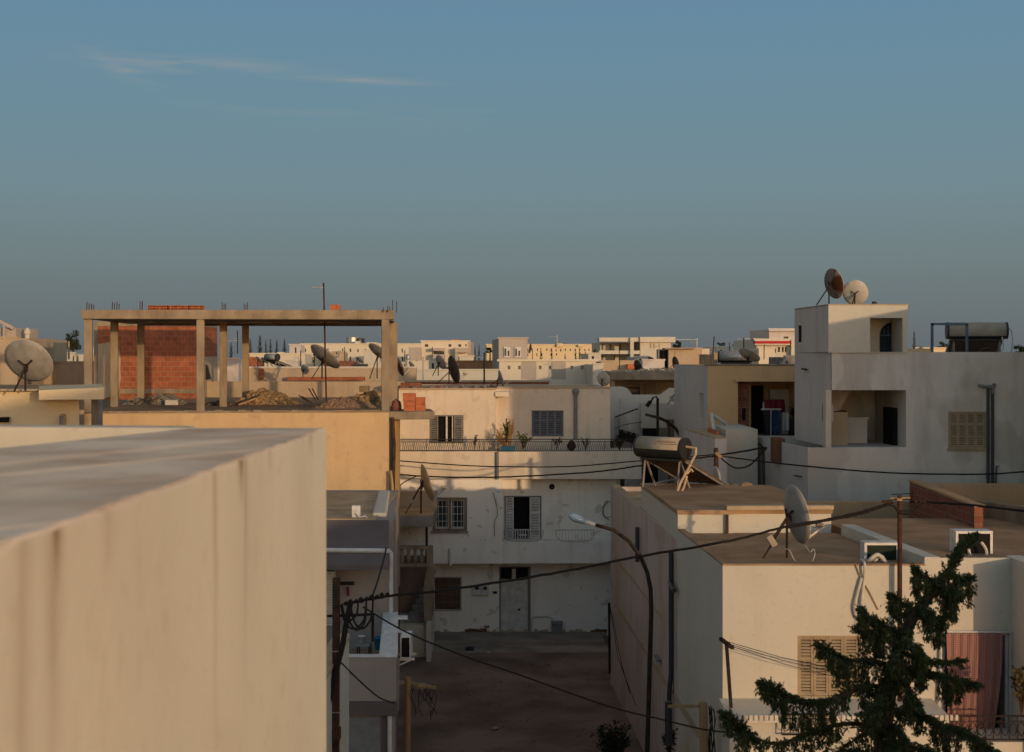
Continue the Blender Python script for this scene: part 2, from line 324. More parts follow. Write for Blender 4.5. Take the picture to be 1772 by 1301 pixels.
# ------------------------------------------------------------------ window, shutter and rail builders
def leaf(parent, x0, x1, z0, z1, Y, m, name='shutter', pitch=.055, rails=1):
    """one louvred shutter leaf: stiles, rails and tilted slats"""
    b = B(); t = min(.06, (x1-x0)*.16); d = .04
    b.box(x0, x0+t, Y, Y+d, z0, z1); b.box(x1-t, x1, Y, Y+d, z0, z1)
    zs = [z0 + (z1-z0)*k/(rails+1) for k in range(rails+2)] if rails != 1 else [z0, z0+(z1-z0)*.62, z1]
    for k, z in enumerate(zs):
        a = z if k == 0 else (z-t if k == len(zs)-1 else z-t/2); b.box(x0+t, x1-t, Y+.003, Y+d-.003, a, a+t)
    z = z0+t
    while z < z1-t:
        b.add([(x0+t,Y+.004,z),(x1-t,Y+.004,z),(x1-t,Y+.030,z+pitch*.55),(x0+t,Y+.030,z+pitch*.55),(x0+t,Y+.004,z-.008),(x1-t,Y+.004,z-.008),(x1-t,Y+.030,z+pitch*.55-.008),(x0+t,Y+.030,z+pitch*.55-.008)], [(0,1,2,3),(7,6,5,4),(4,5,1,0)])
        z += pitch
    k = B(); k.box(x0+t*.5, x1-t*.5, Y+.042, Y+.046, z0+.01, z1-.01); k.build('gap_shade_sheet', M['dark'], parent)  # dark sheet standing in for the shade seen between the slats
    return b.build(name, m, parent)
def frame(parent, x0, x1, z0, z1, Y, m, t=.06, d=.08, mull=(), name='window_frame'):
    b = B(); b.box(x0, x0+t, Y, Y+d, z0, z1); b.box(x1-t, x1, Y, Y+d, z0, z1); b.box(x0+t, x1-t, Y+.002, Y+d-.002, z0, z0+t); b.box(x0+t, x1-t, Y+.002, Y+d-.002, z1-t, z1)
    for u in mull: xm = x0+(x1-x0)*u; b.box(xm-t*.35, xm+t*.35, Y+.004, Y+d-.004, z0+t, z1-t)
    return b.build(name, m, parent)
def pane(parent, x0, x1, z0, z1, Y, m=None, name='pane'):
    b = B(); b.box(x0, x1, Y, Y+.01, z0, z1); return b.build(name, m or M['glass'], parent)
def grille(parent, x0, x1, z0, z1, Y, nv, nh, m, r=.008, name='grille'):
    b = B()
    for i in range(nv+1): x = x0+(x1-x0)*i/nv; b.bar((x,Y,z0),(x,Y,z1), r*2)
    for j in range(nh+1): z = z0+(z1-z0)*j/nh; b.bar((x0,Y+.012,z),(x1,Y+.012,z), r*2.2)
    return b.build(name, m, parent)
def pipe(parent, pts, r, m, name='drainpipe', n=10): return B().tube(pts, r, n).build(name, m, parent, smooth=False)

# ------------------------------------------------------------------ the near house: roof the photograph is taken from
def parapet_mat():
    """cream painted wall with brown run-off streaks below its top edge and a mottled top, lightened against dim skylight"""
    m = plaster('stained_cream_parapet', (.69,.635,.51), (.42,.32,.20), .5, .0, bump=.22, sc=.9)
    t = m.node_tree; b = t.nodes['Principled BSDF']; l = t.links.new; N = t.nodes.new
    prev = b.inputs['Base Color'].links[0].from_socket
    g = N('ShaderNodeNewGeometry'); s = N('ShaderNodeSeparateXYZ'); l(g.outputs['Position'], s.inputs[0]); sn = N('ShaderNodeSeparateXYZ'); l(g.outputs['Normal'], sn.inputs[0])
    def mth(op, a, c=None, cl=False):
        n = N('ShaderNodeMath'); n.operation = op; n.use_clamp = cl
        for i, v in enumerate((a, c)):
            if v is None: continue
            if isinstance(v, (int,float)): n.inputs[i].default_value = v
            else: l(v, n.inputs[i])
        return n.outputs[0]
    fac = None
    wob = N('ShaderNodeTexNoise'); wob.inputs['Scale'].default_value = 1.7; l(g.outputs['Position'], wob.inputs['Vector'])
    yy = mth('ADD', s.outputs[1], mth('MULTIPLY', mth('SUBTRACT', wob.outputs[0], .5), .10))
    for y0, wd, top, ln, k in ((6.11,.15,10.045,.28,1.0),(6.20,.10,9.9,1.3,.42),(5.62,.09,9.95,1.6,.42),(3.73,.11,10.03,.42,.85),(3.71,.15,9.8,.9,.4),(4.16,.12,10.04,.3,.3),(3.48,.14,9.6,.8,.3),(8.05,.16,10.05,.2,.45),(6.78,.12,10.04,.22,.3)):
        a = mth('SUBTRACT', 1.0, mth('DIVIDE', mth('ABSOLUTE', mth('SUBTRACT', yy, y0)), wd), True)
        a = mth('MULTIPLY', a, mth('SUBTRACT', 1.0, mth('DIVIDE', mth('SUBTRACT', top, s.outputs[2]), ln), True))
        a = mth('MULTIPLY', mth('MULTIPLY', a, a), k); fac = a if fac is None else mth('MAXIMUM', fac, a)
    x = N('ShaderNodeMix'); x.data_type = 'RGBA'; x.inputs[7].default_value = (.23,.125,.05,1); l(fac, x.inputs[0]); l(prev, x.inputs[6])
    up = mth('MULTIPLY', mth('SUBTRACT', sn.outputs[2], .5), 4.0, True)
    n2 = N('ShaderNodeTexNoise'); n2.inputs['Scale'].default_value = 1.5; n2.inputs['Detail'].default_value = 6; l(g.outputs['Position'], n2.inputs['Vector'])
    r2 = N('ShaderNodeValToRGB'); r2.color_ramp.elements[0].position = .35; r2.color_ramp.elements[0].color = (.60,.42,.28,1); r2.color_ramp.elements[1].position = .62; r2.color_ramp.elements[1].color = (.88,.70,.52,1); l(n2.outputs[0], r2.inputs[0])  # upward faces coloured lighter and warmer to offset dim blue skylight
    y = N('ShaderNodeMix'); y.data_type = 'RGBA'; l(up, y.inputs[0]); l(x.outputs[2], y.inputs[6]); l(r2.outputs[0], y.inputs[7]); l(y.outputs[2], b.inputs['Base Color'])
    return m
M['parapet'] = parapet_mat()
T = Z(740, 8.65)
nh = thing('near_house', 'near house with a cream parapet streaked by brown stains, filling the lower left corner', 'house', (-3, 3, G0))
b = B(); b.block([(-9,-12),(.9,-12),(.9,-.9),(-1.3,-.9),(-1.3,8.5),(-8,9.5),(-9,9.5)], G0, 8.95); b.build('wall', M['cream'], nh)
b = B(); q_ = random.Random(5); ol = [(-1.128-(8.66-y)*.013+.004*math.sin(y*1.9)+.003*math.sin(y*4.3+1), y) for y in [8.66-8.26*k/70 for k in range(71)]]; ol[0] = (-1.128,8.66)
op = ol + [(-4.3,.4),(-3.6,3.0),(-2.44,6.79),(-1.95,8.62)]; op = op[::-1]
b.prism(op, G0, [T+q_.uniform(-.004,.004) for _ in op]); b.build('parapet', M['parapet'], nh, bevel=.02)
b = B(); b.prism([(-1.96,8.60),(-1.96,8.84),(-8.0,9.66),(-8.0,9.42)], 8.6, T+.002); b.build('back_parapet', M['cream'], nh, bevel=.018)

# ------------------------------------------------------------------ white house on the right with the roof dish
wh = thing('white_house', 'white two storey house with a shuttered window and curtained door at the right front', 'house', (7, 33, G0))
zA = Z(976,27); pA = [(4.0,27),(X(1600,27),27),(X(1600,27)-.02,28.2),(7.6,32.5),(3.79,32.5)]
p0 = pA[0]; XE = X(1750,27)
b = B()
front = [fh(p0,27,1380,1100,1490,1207,.10), fh(p0,27,1633,1096,1746,1283,.7)]
side = lambda y0,y1,z0,z1,d: (32.5-y1, 32.5-y0, z0, z1, d)
b.panel(p0, (X(1600,27),27), G0, zA, [front[0]])
b.panel((X(1600,27),27), (XE,27), G0, Z(965,27), [(X(1633,27)-X(1600,27), X(1746,27)-X(1600,27), Z(1283,27), Z(1096,27), .7)])
b.panel((3.79,32.5), p0, G0, zA, [])
b.panel((3.24,46),(3.79,32.5), G0, Z(876,39.5), [(46-35.6,46-35.0,Z(1137,35.3),Z(1080,35.3),.15)])
b.build('wall', M['white'], wh)
# roofs behind the front wall
zr = zA - .10
b = B(); b.prism([(4.12,27.14),(7.75,27.14),(7.4,32.5),(3.92,32.5)], zr-.2, zr); b.build('roof', M['roof'], wh)
b = B(); b.prism([(3.995,26.99),(7.85,26.99),(7.85,27.14),(4.14,27.14),(3.93,32.44),(3.78,32.44)], zA-.03, zA+.006); b.build('roof_edge', M['roof'], wh, bevel=.01)
zA2 = Z(882,32.5)
b = B(); b.block([(3.785,32.45),(X(1268,32.5),32.45),(X(1268,32.5),32.6),(X(1440,32.5),32.6),(7.0,38.6),(3.56,39.2)], Z(878,39.5)-.6, zA2-.1); b.build('upper_wall', M['white'], wh)
b = B(); b.prism([(3.76,32.42),(X(1268,32.5)+.03,32.42),(X(1268,32.5)+.03,32.56),(X(1440,32.5)+.03,32.56),(7.03,38.65),(3.53,39.25)], zA2-.1, zA2); b.build('upper_roof', M['roof'], wh, bevel=.012)
b = B(); b.prism([(X(1256,32.5),32.36),(X(1440,32.5)+.04,32.50),(X(1440,32.5)+.04,32.7),(X(1256,32.5),32.7)], zA2+.002, zA2+.10); b.build('coping', M['stonewall'], wh, bevel=.012)
b = B(); b.prism([(3.54,39.2),(6.8,39.0),(6.7,46),(3.24,46)], 5.4, Z(876,39.5)-.2); b.prism([(3.52,39.3),(3.72,39.3),(3.45,46),(3.24,46)], 5.4, Z(876,39.5)); b.build('rear_roof', M['rooftan'], wh)
b = B(); b.prism([(3.779,32.6),(3.80,32.6),(3.26,46),(3.225,46)], G0, Z(878,39.5)); b.box(3.2,6.8,45.9,46.1,G0,6.2); b.build('side_cladding', M['pink'], wh)
b = B(); b.bar((X(1258,32.4),32.38,zr),(X(1258,32.4),32.38,zA2-.1),.06); b.build('rust_strip', M['rust'], wh)
# lower storey standing one metre forward, its sloped ledge and frieze
zL = Z(1236,26)
b = B(); b.block([(3.98,26),(X(1636,26),26),(X(1636,26),27),(3.98,27)], G0, zL-.02)
b.block([(X(1636,26),26.002),(13,26.002),(13,27),(X(1636,26),27)], G0, Z(1284,26)); b.build('lower_wall', M['white'], wh)
b = B(); b.prism([(3.93,25.93),(X(1640,26),25.93),(X(1640,26),27),(3.93,27)], [zL-.1]*4, [zL,zL,zL+.05,zL+.05]); b.build('ledge', M['cream'], wh, bevel=.01)
b = B()
for k in range(44):
    x = X(1268,26)+k*.094
    b.box(x, x+.05, 25.90, 25.94, zL-.088, zL+.01)
b.box(3.93, X(1640,26), 25.91, 25.935, zL-.13, zL-.092); b.build('frieze', M['shutwhite'], wh)
# wing projecting on the right
b = B(); b.block([(XE,25.75),(XE+.3,25.75),(XE+.3,27.3),(XE,27.3)], G0, Z(965,27)+.004); b.block([(XE+.3,26.95),(15,26.95),(15,27.25),(XE+.3,27.25)], G0, Z(965,27)); b.build('wing_wall', M['white'], wh)
# terrace roof on the right and its white dividing wall
b = B(); b.prism([(7.9,27.2),(XE,27.2),(15,27.2),(15,34.5),(7.4,34.5)], 5.9, Z(965,27)-.12); b.build('terrace_roof', M['roof'], wh)
zq = Z(965,27)
b = B(); b.prism([(X(1600,27),27.01),(X(1600,27)+.3,27.01),(7.75,32.2),(7.45,32.2)], zr-.05, zq+.012); b.build('dividing_wall', M['white'], wh, bevel=.012)
b = B(); b.box(7.45, 15, 34.2, 34.5, 5.9, Z(908,34.3)); b.build('terrace_curb', M['white'], wh, bevel=.01)
# front window with four louvred leaves
wz0, wz1 = Z(1207,27), Z(1100,27); wx0, wx1 = X(1380,27), X(1490,27)
fr = frame(wh, wx0, wx1, wz0, wz1, 27.01, M['shutbeige'], .03, .1, name='window')
for k in range(4): leaf(fr, wx0+.03+(wx1-wx0-.06)*k/4+.003, wx0+.03+(wx1-wx0-.06)*(k+1)/4-.003, wz0+.03, wz1-.03, 27.05, M['shutbeige'], pitch=.06)
b = B(); b.box(4.0, X(1628,27), 26.992, 27.0, Z(1099,27), Z(1097.5,27)); b.build('render_joint', M['white'], wh)
# curtained door
dx0, dx1, dz0, dz1 = X(1633,27), X(1746,27), Z(1283,27), Z(1096,27)
dr = frame(wh, dx0, dx1, dz0, dz1, 27.06, M['whitepaint'], .05, .1, name='doorway')
pane(dr, dx0+.05, dx1-.05, dz0+.05, dz1-.05, 27.5, M['dark'], 'dark_opening')
def iron_rail(parent, x0, x1, z0, z1, Y, n, name='balcony_rail'):
    b = B(); b.bar((x0,Y,z1),(x1,Y,z1),.03); b.bar((x0,Y,z0),(x1,Y,z0),.025); h = z1-z0; s = (x1-x0)/n
    for k in range(n+1): b.bar((x0+s*k,Y,z0),(x0+s*k,Y,z1),.016)
    for k in range(n):
        xm = x0+s*(k+.5)
        b.tube([(xm+.5*s*.8*math.cos(a), Y, z0+h*.45+h*.28*math.sin(a)) for a in [i*math.pi*2/12 for i in range(13)]], .008, 5)
    b.bar((x0,Y,z0+h*.78),(x1,Y,z0+h*.78),.014)
    return b.build(name, M['iron'], parent)
iron_rail(wh, X(1352,25.9), X(1440,25.9), Z(1270,25.9), Z(1235,25.9), 25.86, 6, 'window_grille')
iron_rail(wh, X(1637,26), X(1790,26), Z(1281,26), Z(1240,26), 26.05, 11)
for za_, zb_, y0_, y1_ in ((2.52,2.64,44,29),(4.02,4.06,45,35)):
    b = B(); q_ = random.Random(int(za_*10)); n_ = 46
    for k in range(n_):
        ya, yb_ = y0_+(y1_-y0_)*k/n_, y0_+(y1_-y0_)*(k+1)/n_
        wx = lambda Y: (4.0-.0382*(Y-27) if Y < 32.5 else 3.79-.0407*(Y-32.5)) - .012
        b.prism([(wx(ya)-.014,ya),(wx(ya)+.02,ya),(wx(yb_)+.02,yb_),(wx(yb_)-.014,yb_)], za_-q_.uniform(0,.05), zb_+q_.uniform(0,.05))
    b.build('worn_band', M['stonewall'], wh)
# rain pipe with its junction on the shaded side, thin wall pipes
pipe(wh, [(3.70,33.1,Z(955,33.1)),(3.70,33.1,Z(1165,33.1)),(3.66,33.1,Z(1200,33.1)),(3.66,33.1,1.2)], .055, M['pipedark'])
pipe(wh, [(3.66,33.0,Z(1008,33)),(3.66,32.3,Z(1012,33)),(3.68,32.2,Z(1012,33))], .05, M['pipedark'], 'pipe_branch')
pipe(wh, [(3.42,38.8,Z(912,38.8)),(3.42,38.8,Z(972,38.8))], .06, M['pipedark'], 'vent_pipe')
pipe(wh, [(3.70,32.6,Z(965,32.6)),(3.70,32.6,Z(1200,32.6))], .012, M['pipedark'], 'wall_conduit', 6)
b = B(); b.box(3.56,3.66,34.98,35.62,Z(1140,35.3),Z(1137,35.3)); b.build('window_sill', M['pvc'], wh)

# ------------------------------------------------------------------ white house across the end of the street
ch = thing('street_end_house', 'aged white house facing the street end, with plant balcony and pale double door', 'house', (-.5, 57, G0))
Yu, Yr, Yb, Yg = 54.0, 54.9, 53.0, 54.0
b = B()
zf = Z(781,53.0)                                     # balcony floor
pL = (X(690,Yu),Yu)
b.panel(pL, (X(857,Yu),Yu), zf-.3, Z(674,Yu), [fh(pL,Yu,743,718,802,767,.25)])
b.panel((X(857,Yu),Yu), (X(857,Yu)+.001,Yr), zf-.3, Z(674,Yu))
pR = (X(857,Yu),Yr)
b.panel(pR, (X(1056,Yr),Yr), zf-.3, Z(671,Yr), [(X(920,Yr)-pR[0], X(975,Yr)-pR[0], Z(755,Yr), Z(710,Yr), .08)])
b.panel((X(1056,Yr),Yr), (X(1056,Yr)-.4,63), zf-.3, Z(671,Yr)); b.panel((X(1056,Yr)-.4,63), (X(690,Yu)-.6,63), G0, Z(674,Yu)); b.panel((X(690,Yu)-.6,63), pL, G0, Z(674,Yu))
b.build('upper_wall', M['central'], ch)
b = B(); b.prism([(X(690,Yu),Yu+.02),(X(857,Yu)-.01,Yu+.02),(X(857,Yu)-.01,Yr+.02),(X(1056,Yr)-.01,Yr+.02),(X(1056,Yr)-.4,62.9),(X(690,Yu)-.6,62.9)], Z(674,Yu)-.35, Z(674,Yu)-.02); b.build('roof', M['rooftan'], ch)
b = B(); b.prism([(X(690,Yu),Yu-.05),(X(857,Yu)+.05,Yu-.05),(X(857,Yu)+.05,Yu+.15),(X(690,Yu),Yu+.15)], Z(674,Yu)-.01, Z(674,Yu)+.06)
b.prism([(X(857,Yu)+.051,Yr-.05),(X(1056,Yr)+.03,Yr-.05),(X(1056,Yr)+.03,Yr+.15),(X(857,Yu)+.051,Yr+.15)], Z(671,Yr)-.02, Z(671,Yr)+.05); b.build('roof_coping', M['stonewall'], ch, bevel=.02)
b = B(); b.box(X(857,Yu)+.002, X(880,Yu), Yu-.1, Yr-.06, Z(686,Yu), Z(678,Yu)); b.build('corner_canopy', M['central'], ch)
# balcony band
b = B(); b.box(X(690,Yb), X(860,Yb), Yb, Yu+.3, Z(829,Yb), zf); b.box(X(862,Yb), X(1110,Yb), Yb-.02, Yr+.2, Z(829,Yb), zf-.01); b.build('balcony_slab', M['central'], ch, bevel=.02)
# first floor: flush left part, recessed right part; band over the street door; ground floor set back
b = B(); z1t, z1b = Z(829,Yb)-.001, Z(975,Yb)
pF = (X(690,Yb)-.1, Yb+.004)
b.panel(pF, (X(870,Yb),Yb+.004), z1b, z1t, [fh(pF,Yb,750,862,806,917,.22)])
b.panel((X(870,Yb),Yb+.004), (X(870,Yb)+.001,Yb+.75), Z(936,Yb), z1t)
pQ = (X(870,Yb),Yb+.75)
b.panel(pQ, (X(1062,Yb)+.3,Yb+.75), z1b, z1t, [(X(873,Yb+.75)-pQ[0], X(937,Yb+.75)-pQ[0], Z(934,Yb+.75), Z(858,Yb+.75), .35)])
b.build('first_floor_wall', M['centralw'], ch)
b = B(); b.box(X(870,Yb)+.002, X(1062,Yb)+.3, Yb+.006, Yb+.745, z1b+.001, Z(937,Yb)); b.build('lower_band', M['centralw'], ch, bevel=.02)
b = B(); b.panel((X(690,Yg)-.1,Yg), (X(1062,Yg)+.4,Yg), G0, z1b, [(X(752,Yg)-X(690,Yg)+.1, X(797,Yg)-X(690,Yg)+.1, Z(1055,Yg), Z(1000,Yg), .2), (X(864,Yg)-X(690,Yg)+.1, X(916,Yg)-X(690,Yg)+.1, Z(1096,Yg), Z(980,Yg), .14)])
b.add([(X(690,Yg)-.1,Yb,z1b),(X(1062,Yg)+.4,Yb,z1b),(X(1062,Yg)+.4,Yg+.3,z1b),(X(690,Yg)-.1,Yg+.3,z1b)], [(0,3,2,1)])
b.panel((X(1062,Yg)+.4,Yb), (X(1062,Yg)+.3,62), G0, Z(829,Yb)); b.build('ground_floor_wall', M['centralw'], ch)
# windows
def R4(Y, a, b_, c, d): return X(a,Y), X(c,Y), Z(d,Y), Z(b_,Y)
x0,x1,z0,z1 = R4(Yu,743,718,802,767)
wn1 = frame(ch, x0, x1, z0, z1, Yu+.02, M['shutgrey'], .05, .2, name='window'); wd = x1-x0
pane(wn1, x0+.05, x1-.05, z0+.05, z1-.05, Yu+.2, M['dark'])
leaf(wn1, x0+.03, x0+wd*.26, z0+.04, z1-.04, Yu+.0, M['shutgrey'], pitch=.07); leaf(wn1, x0+wd*.72, x1-.03, z0+.04, z1-.04, Yu+.0, M['shutgrey'], pitch=.07)
b = B(); b.box(x0+wd*.48, x0+wd*.53, Yu+.08, Yu+.12, z0+.05, z1-.05); b.box(x0+wd*.66, x0+wd*.70, Yu+.08, Yu+.12, z0+.05, z1-.05); b.build('casement', M['shutwhite'], wn1)
x0,x1,z0,z1 = R4(Yr,920,710,975,755)
wn2 = frame(ch, x0, x1, z0, z1, Yr-.01, M['shutblue'], .04, .08, name='shuttered_window')
for k in range(4): leaf(wn2, x0+.04+(x1-x0-.08)*k/4+.004, x0+.04+(x1-x0-.08)*(k+1)/4-.004, z0+.04, z1-.04, Yr+.02, M['shutblue'], pitch=.07)
x0,x1,z0,z1 = R4(Yb,750,862,806,917)
wn3 = frame(ch, x0-.03, x1+.05, z0-.03, z1+.03, Yb-.03, M['wood'], .07, .12, mull=(.5,), name='grilled_window')
pane(wn3, x0, x1, z0, z1, Yb+.18)
for k in (0,1):
    a = x0+.07+(x1-x0)*.48*k; leafw = (x1-x0)*.42
    f2 = frame(wn3, a, a+leafw, z0+.06, z1-.06, Yb+.10, M['shutwhite'], .05, .04, name='casement')
grille(wn3, x0+.05, x1-.03, z0+.05, z1-.05, Yb+.05, 8, 4, M['shutwhite'])
b = B(); b.box(x0-.08, x1+.1, Yb-.1, Yb+.02, z0-.10, z0-.04); b.build('window_sill', M['concretedk'], wn3)
Yd = Yb+.75
x0,x1,z0,z1 = R4(Yd,873,858,937,934)
bd = frame(ch, x0, x1, z0, z1, Yd-.02, M['shutgrey'], .04, .2, name='balcony_door'); wd = x1-x0
pane(bd, x0+.04, x1-.04, z0+.04, z1-.04, Yd+.3, M['dark'])
leaf(bd, x0+.04, x0+wd*.25, z0+.03, z1-.03, Yd+.01, M['shutwhite'], pitch=.06); leaf(bd, x0+wd*.68, x1-.05, z0+.03, z1-.03, Yd+.01, M['shutwhite'], pitch=.06)
b = B(); xa, xb = X(887,Yd), X(914,Yd); za, zb = Z(934,Yd), Z(916,Yd)
for k in range(7): b.bar((xa+(xb-xa)*k/6,Yd-.06,za),(xa+(xb-xa)*k/6,Yd-.06,zb),.03)
b.bar((xa-.25,Yd-.06,zb),(xb+.5,Yd-.06,zb),.035); b.bar((xa+.25,Yd-.08,(za+zb)/2),(xb-.05,Yd-.08,(za+zb)/2),.05); b.build('door_rail', M['shutwhite'], bd)
# rounded grey railings on the white band
def bowl_rail(px0, px1):
    b = B(); Y = Yb-.03; xa, xb, zt, zb = X(px0,Y), X(px1,Y), Z(917,Y), Z(936,Y); r = .3; pts = [(xa,Y,zt)]
    for k in range(7): a = k/6*math.pi/2; pts.append((xa+r-r*math.cos(a), Y, zb+r-r*math.sin(a)))
    for k in range(7): a = k/6*math.pi/2; pts.append((xb-r+r*math.sin(a), Y, zb+r-r*math.cos(a)))
    pts.append((xb,Y,zt)); b.tube(pts, .014, 6); b.bar((xa,Y,zt),(xb,Y,zt),.03)
    nb = int((xb-xa)/.11)
    for k in range(1, nb):
        x = xa+(xb-xa)*k/nb; e = min(x-xa, xb-x); zz_ = zb if e > r else zb+r-math.sqrt(max(r*r-(r-e)**2,0)); b.bar((x,Y,zz_),(x,Y,zt),.012)
    return b.build('bowl_railing', M['steel'], ch)
bowl_rail(872, 940); bowl_rail(962, 1028)
# wall fittings
pipe(ch, [(X(996,Yr),Yr-.08,Z(676,Yr)),(X(996,Yr),Yr-.08,Z(760,Yr))], .07, M['pvc']); b = B(); b.lathe((X(996,Yr),Yr-.08,Z(684,Yr)), [(.09,0),(.13,.12),(.13,.2),(.07,.26)], 10); b.build('drain_hopper', M['pvc'], ch)
pipe(ch, [(X(860.5,Yb),Yb-.07,Z(782,Yb)),(X(860.5,Yb),Yb-.07,Z(829,Yb))], .06, M['pvc'])
b = B(); b.tube([(X(955,Yd),Yd-.03,Z(842,Yd)),(X(955,Yd),Yd+.02,Z(842,Yd))], .11, 14); b.build('round_vent', M['iron'], ch)
b = B(); b.lathe((X(955,Yd),Yd-.05,Z(842,Yd)-.03), [(.01,0),(.04,.02),(.01,.06)], 8); b.build('vent_cap', M['rust'], ch)
pipe(ch, [(X(779,Yb),Yb-.06,Z(948,Yb)),(X(779,Yb),Yb-.06,Z(978,Yb))], .06, M['shutwhite'], 'overflow_pipe')
x0,x1,z0,z1 = R4(Yg,752,1000,797,1055)
wn4 = frame(ch, x0, x1, z0, z1, Yg+.05, M['doorwood'], .06, .1, mull=(.5,), name='barred_window'); pane(wn4, x0+.04, x1-.04, z0+.04, z1-.04, Yg+.16, M['doorwood'], 'closed_shutter')
grille(wn4, x0-.03, x1+.03, z0-.03, z1+.03, Yg-.03, 11, 4, M['shutgrey'])
x0,x1,z0,z1 = R4(Yg,864,980,916,1096); dz = Z(1003,Yg)
dr = frame(ch, x0, x1, z0, z1, Yg-.01, M['shutgrey'], .05, .14, name='street_door')
b = B()
for k in range(3):
    a = x0+.05+(x1-x0-.1)*k/3; c = x0+.05+(x1-x0-.1)*(k+1)/3; b.box(a+.004, c-.004, Yg+.06, Yg+.1, z0+.02, dz-.03)
    for q0, q1 in ((.06,.42),(.54,.95)): b.box(a+.07, c-.07, Yg+.045, Yg+.062, z0+(dz-z0)*q0, z0+(dz-z0)*q1)
lf = b.build('door_leaf', M['shutwhite'], dr)
B().tube([(x0+(x1-x0)*.66,Yg+.02,z0+(dz-z0)*.44),(x0+(x1-x0)*.66,Yg+.07,z0+(dz-z0)*.44)], .045, 10).build('door_knob', M['iron'], lf)
b = B(); b.box(x0+.05, x1-.05, Yg+.1, Yg+.12, dz+.03, z1-.04); b.build('transom_glass', M['dark'], dr)
grille(dr, x0+.05, x1-.05, dz+.02, z1-.04, Yg+.04, 14, 2, M['iron'], name='transom_grille')
B().box(x0+(x1-x0)*.42, x0+(x1-x0)*.55, Yg+.03, Yg+.06, dz+.02, z1-.1).build('transom_mullion', M['shutwhite'], dr)
b = B(); b.bar((X(917,Yg),Yg-.03,Z(980,Yg)),(X(917,Yg),Yg-.03,Z(1098,Yg)),.05); b.build('door_jamb', M['concretedk'], ch)
def meter(pxa, pxb):
    q = B(); q.box(X(pxa,Yg), X(pxb,Yg), Yg-.16, Yg-.001, Z(1028,Yg), Z(1011,Yg)); o = q.build('meter_box', M['shutwhite'], ch)
    q = B(); q.box(X(pxa+3,Yg), X(pxb-3,Yg), Yg-.17, Yg-.161, Z(1019,Yg), Z(1014,Yg)); q.build('meter_window', M['glass'], o)
meter(819,832); meter(833,846)
B().box(X(853,Yg),X(860,Yg),Yg-.03,Yg,Z(1027,Yg),Z(1023,Yg)).build('house_plate', M['dark'], ch)
b = B(); b.box(X(846,Yg), X(853,Yg), Yg-.12, Yg, Z(998,Yg), Z(976,Yg)); b.build('stepped_bracket', M['shutwhite'], ch)
B().tube([(X(920,Yg),Yg-.03,Z(1092,Yg)),(X(920,Yg),Yg-.03,Z(1072,Yg)),(X(924,Yg),Yg-.03,Z(1067,Yg)),(X(948,Yg),Yg-.03,Z(1066,Yg)),(X(955,Yg),Yg-.03,Z(1070,Yg)),(X(958,Yg),Yg-.03,Z(1078,Yg))], .03, 6).build('wall_hose', M['shutwhite'], ch)
b = B(); q_ = random.Random(8)
for k in range(60): a = -4.3+7.9*k/60; b.box(a, a+.135, Yg-.02, Yg, G0, G0+q_.uniform(.10,.26))
b.build('worn_base', M['stonewall'], ch)
for a, c, u, v in ((805,842,1088,1096),(1022,1050,1089,1094),(838,846,1083,1086)):
    b = B()
    for k in range(7): p_ = a+(c-a)*k/7; b.box(X(p_,Yg), X(p_+(c-a)/7+.5,Yg), Yg-.028-.002*(k%3), Yg-.02, Z(v+q_.uniform(-1,1),Yg), Z(u+q_.uniform(-1.5,1.5),Yg))
    b.build('bare_patch', M['doorwood'], ch)
# balcony rail with crossing arches
def arch_rail(px0, px1, name):
    b = B(); Y = Yb+.06; xa, xb, z0, z1 = X(px0,Y), X(px1,Y), zf, Z(760,Y); h = z1-z0
    b.bar((xa,Y,z1),(xb,Y,z1),.03); b.bar((xa,Y,z0+h*.82),(xb,Y,z0+h*.82),.018); b.bar((xa,Y,z0+.04),(xb,Y,z0+.04),.025)
    s = .165; k = 0; x = xa
    while x < xb-s:
        b.bar((x,Y,z0),(x,Y,z1),.016) if k % 6 == 0 else None
        b.tube([(x+s*u*1.0, Y+.004*(k%2), z0+h*.80*math.sin(math.pi*u)**.6) for u in (0.02,.12,.3,.5,.7,.88,.98)], .006, 4, cap=False)
        b.tube([(x+s*.5+s*u, Y+.01, z0+h*.80*math.sin(math.pi*u)**.6) for u in (0.02,.12,.3,.5,.7,.88,.98)], .006, 4, cap=False)
        x += s; k += 1
    b.bar((xb,Y,z0),(xb,Y,z1),.02)
    return b.build(name, M['iron'], ch)
arch_rail(692, 861, 'balcony_rail'); arch_rail(863, 1108, 'balcony_rail')

# ------------------------------------------------------------------ annex stair at the left of it
an = thing('stair_annex', 'narrow annex with a balustraded open stair and flat landing beside the street end house', 'annex', (X(716,51), 51, G0))
Yn = 50.0
xa, xb = X(684,Yn), X(750,Yn)
b = B(); b.box(xa-.3, xb, Yn, 52.6, Z(912,Yn), Z(893,Yn)); b.build('landing', M['concretedk'], an, bevel=.02)
b = B(); b.box(xa-.3, xb-.05, Yn+.05, 52.55, Z(893,Yn)+.002, Z(893,Yn)+.03); b.build('landing_floor', M['rooftan'], an)
b = B(); b.box(xa-.3, xb, 52.6, 52.9, Z(912,Yn), Z(850,52.6)); b.build('back_parapet', M['stonewall'], an, bevel=.02)
B().box(X(680,Yn), X(691,Yn), Yn+.05, Yn+.35, G0, Z(912,Yn)).build('corner_post', M['doorwood'], an)
B().bar((X(738,Yn),Yn+.1,Z(980,Yn)),(X(738,Yn),Yn+.1,Z(912,Yn)),.09).build('thin_post', M['iron'], an)
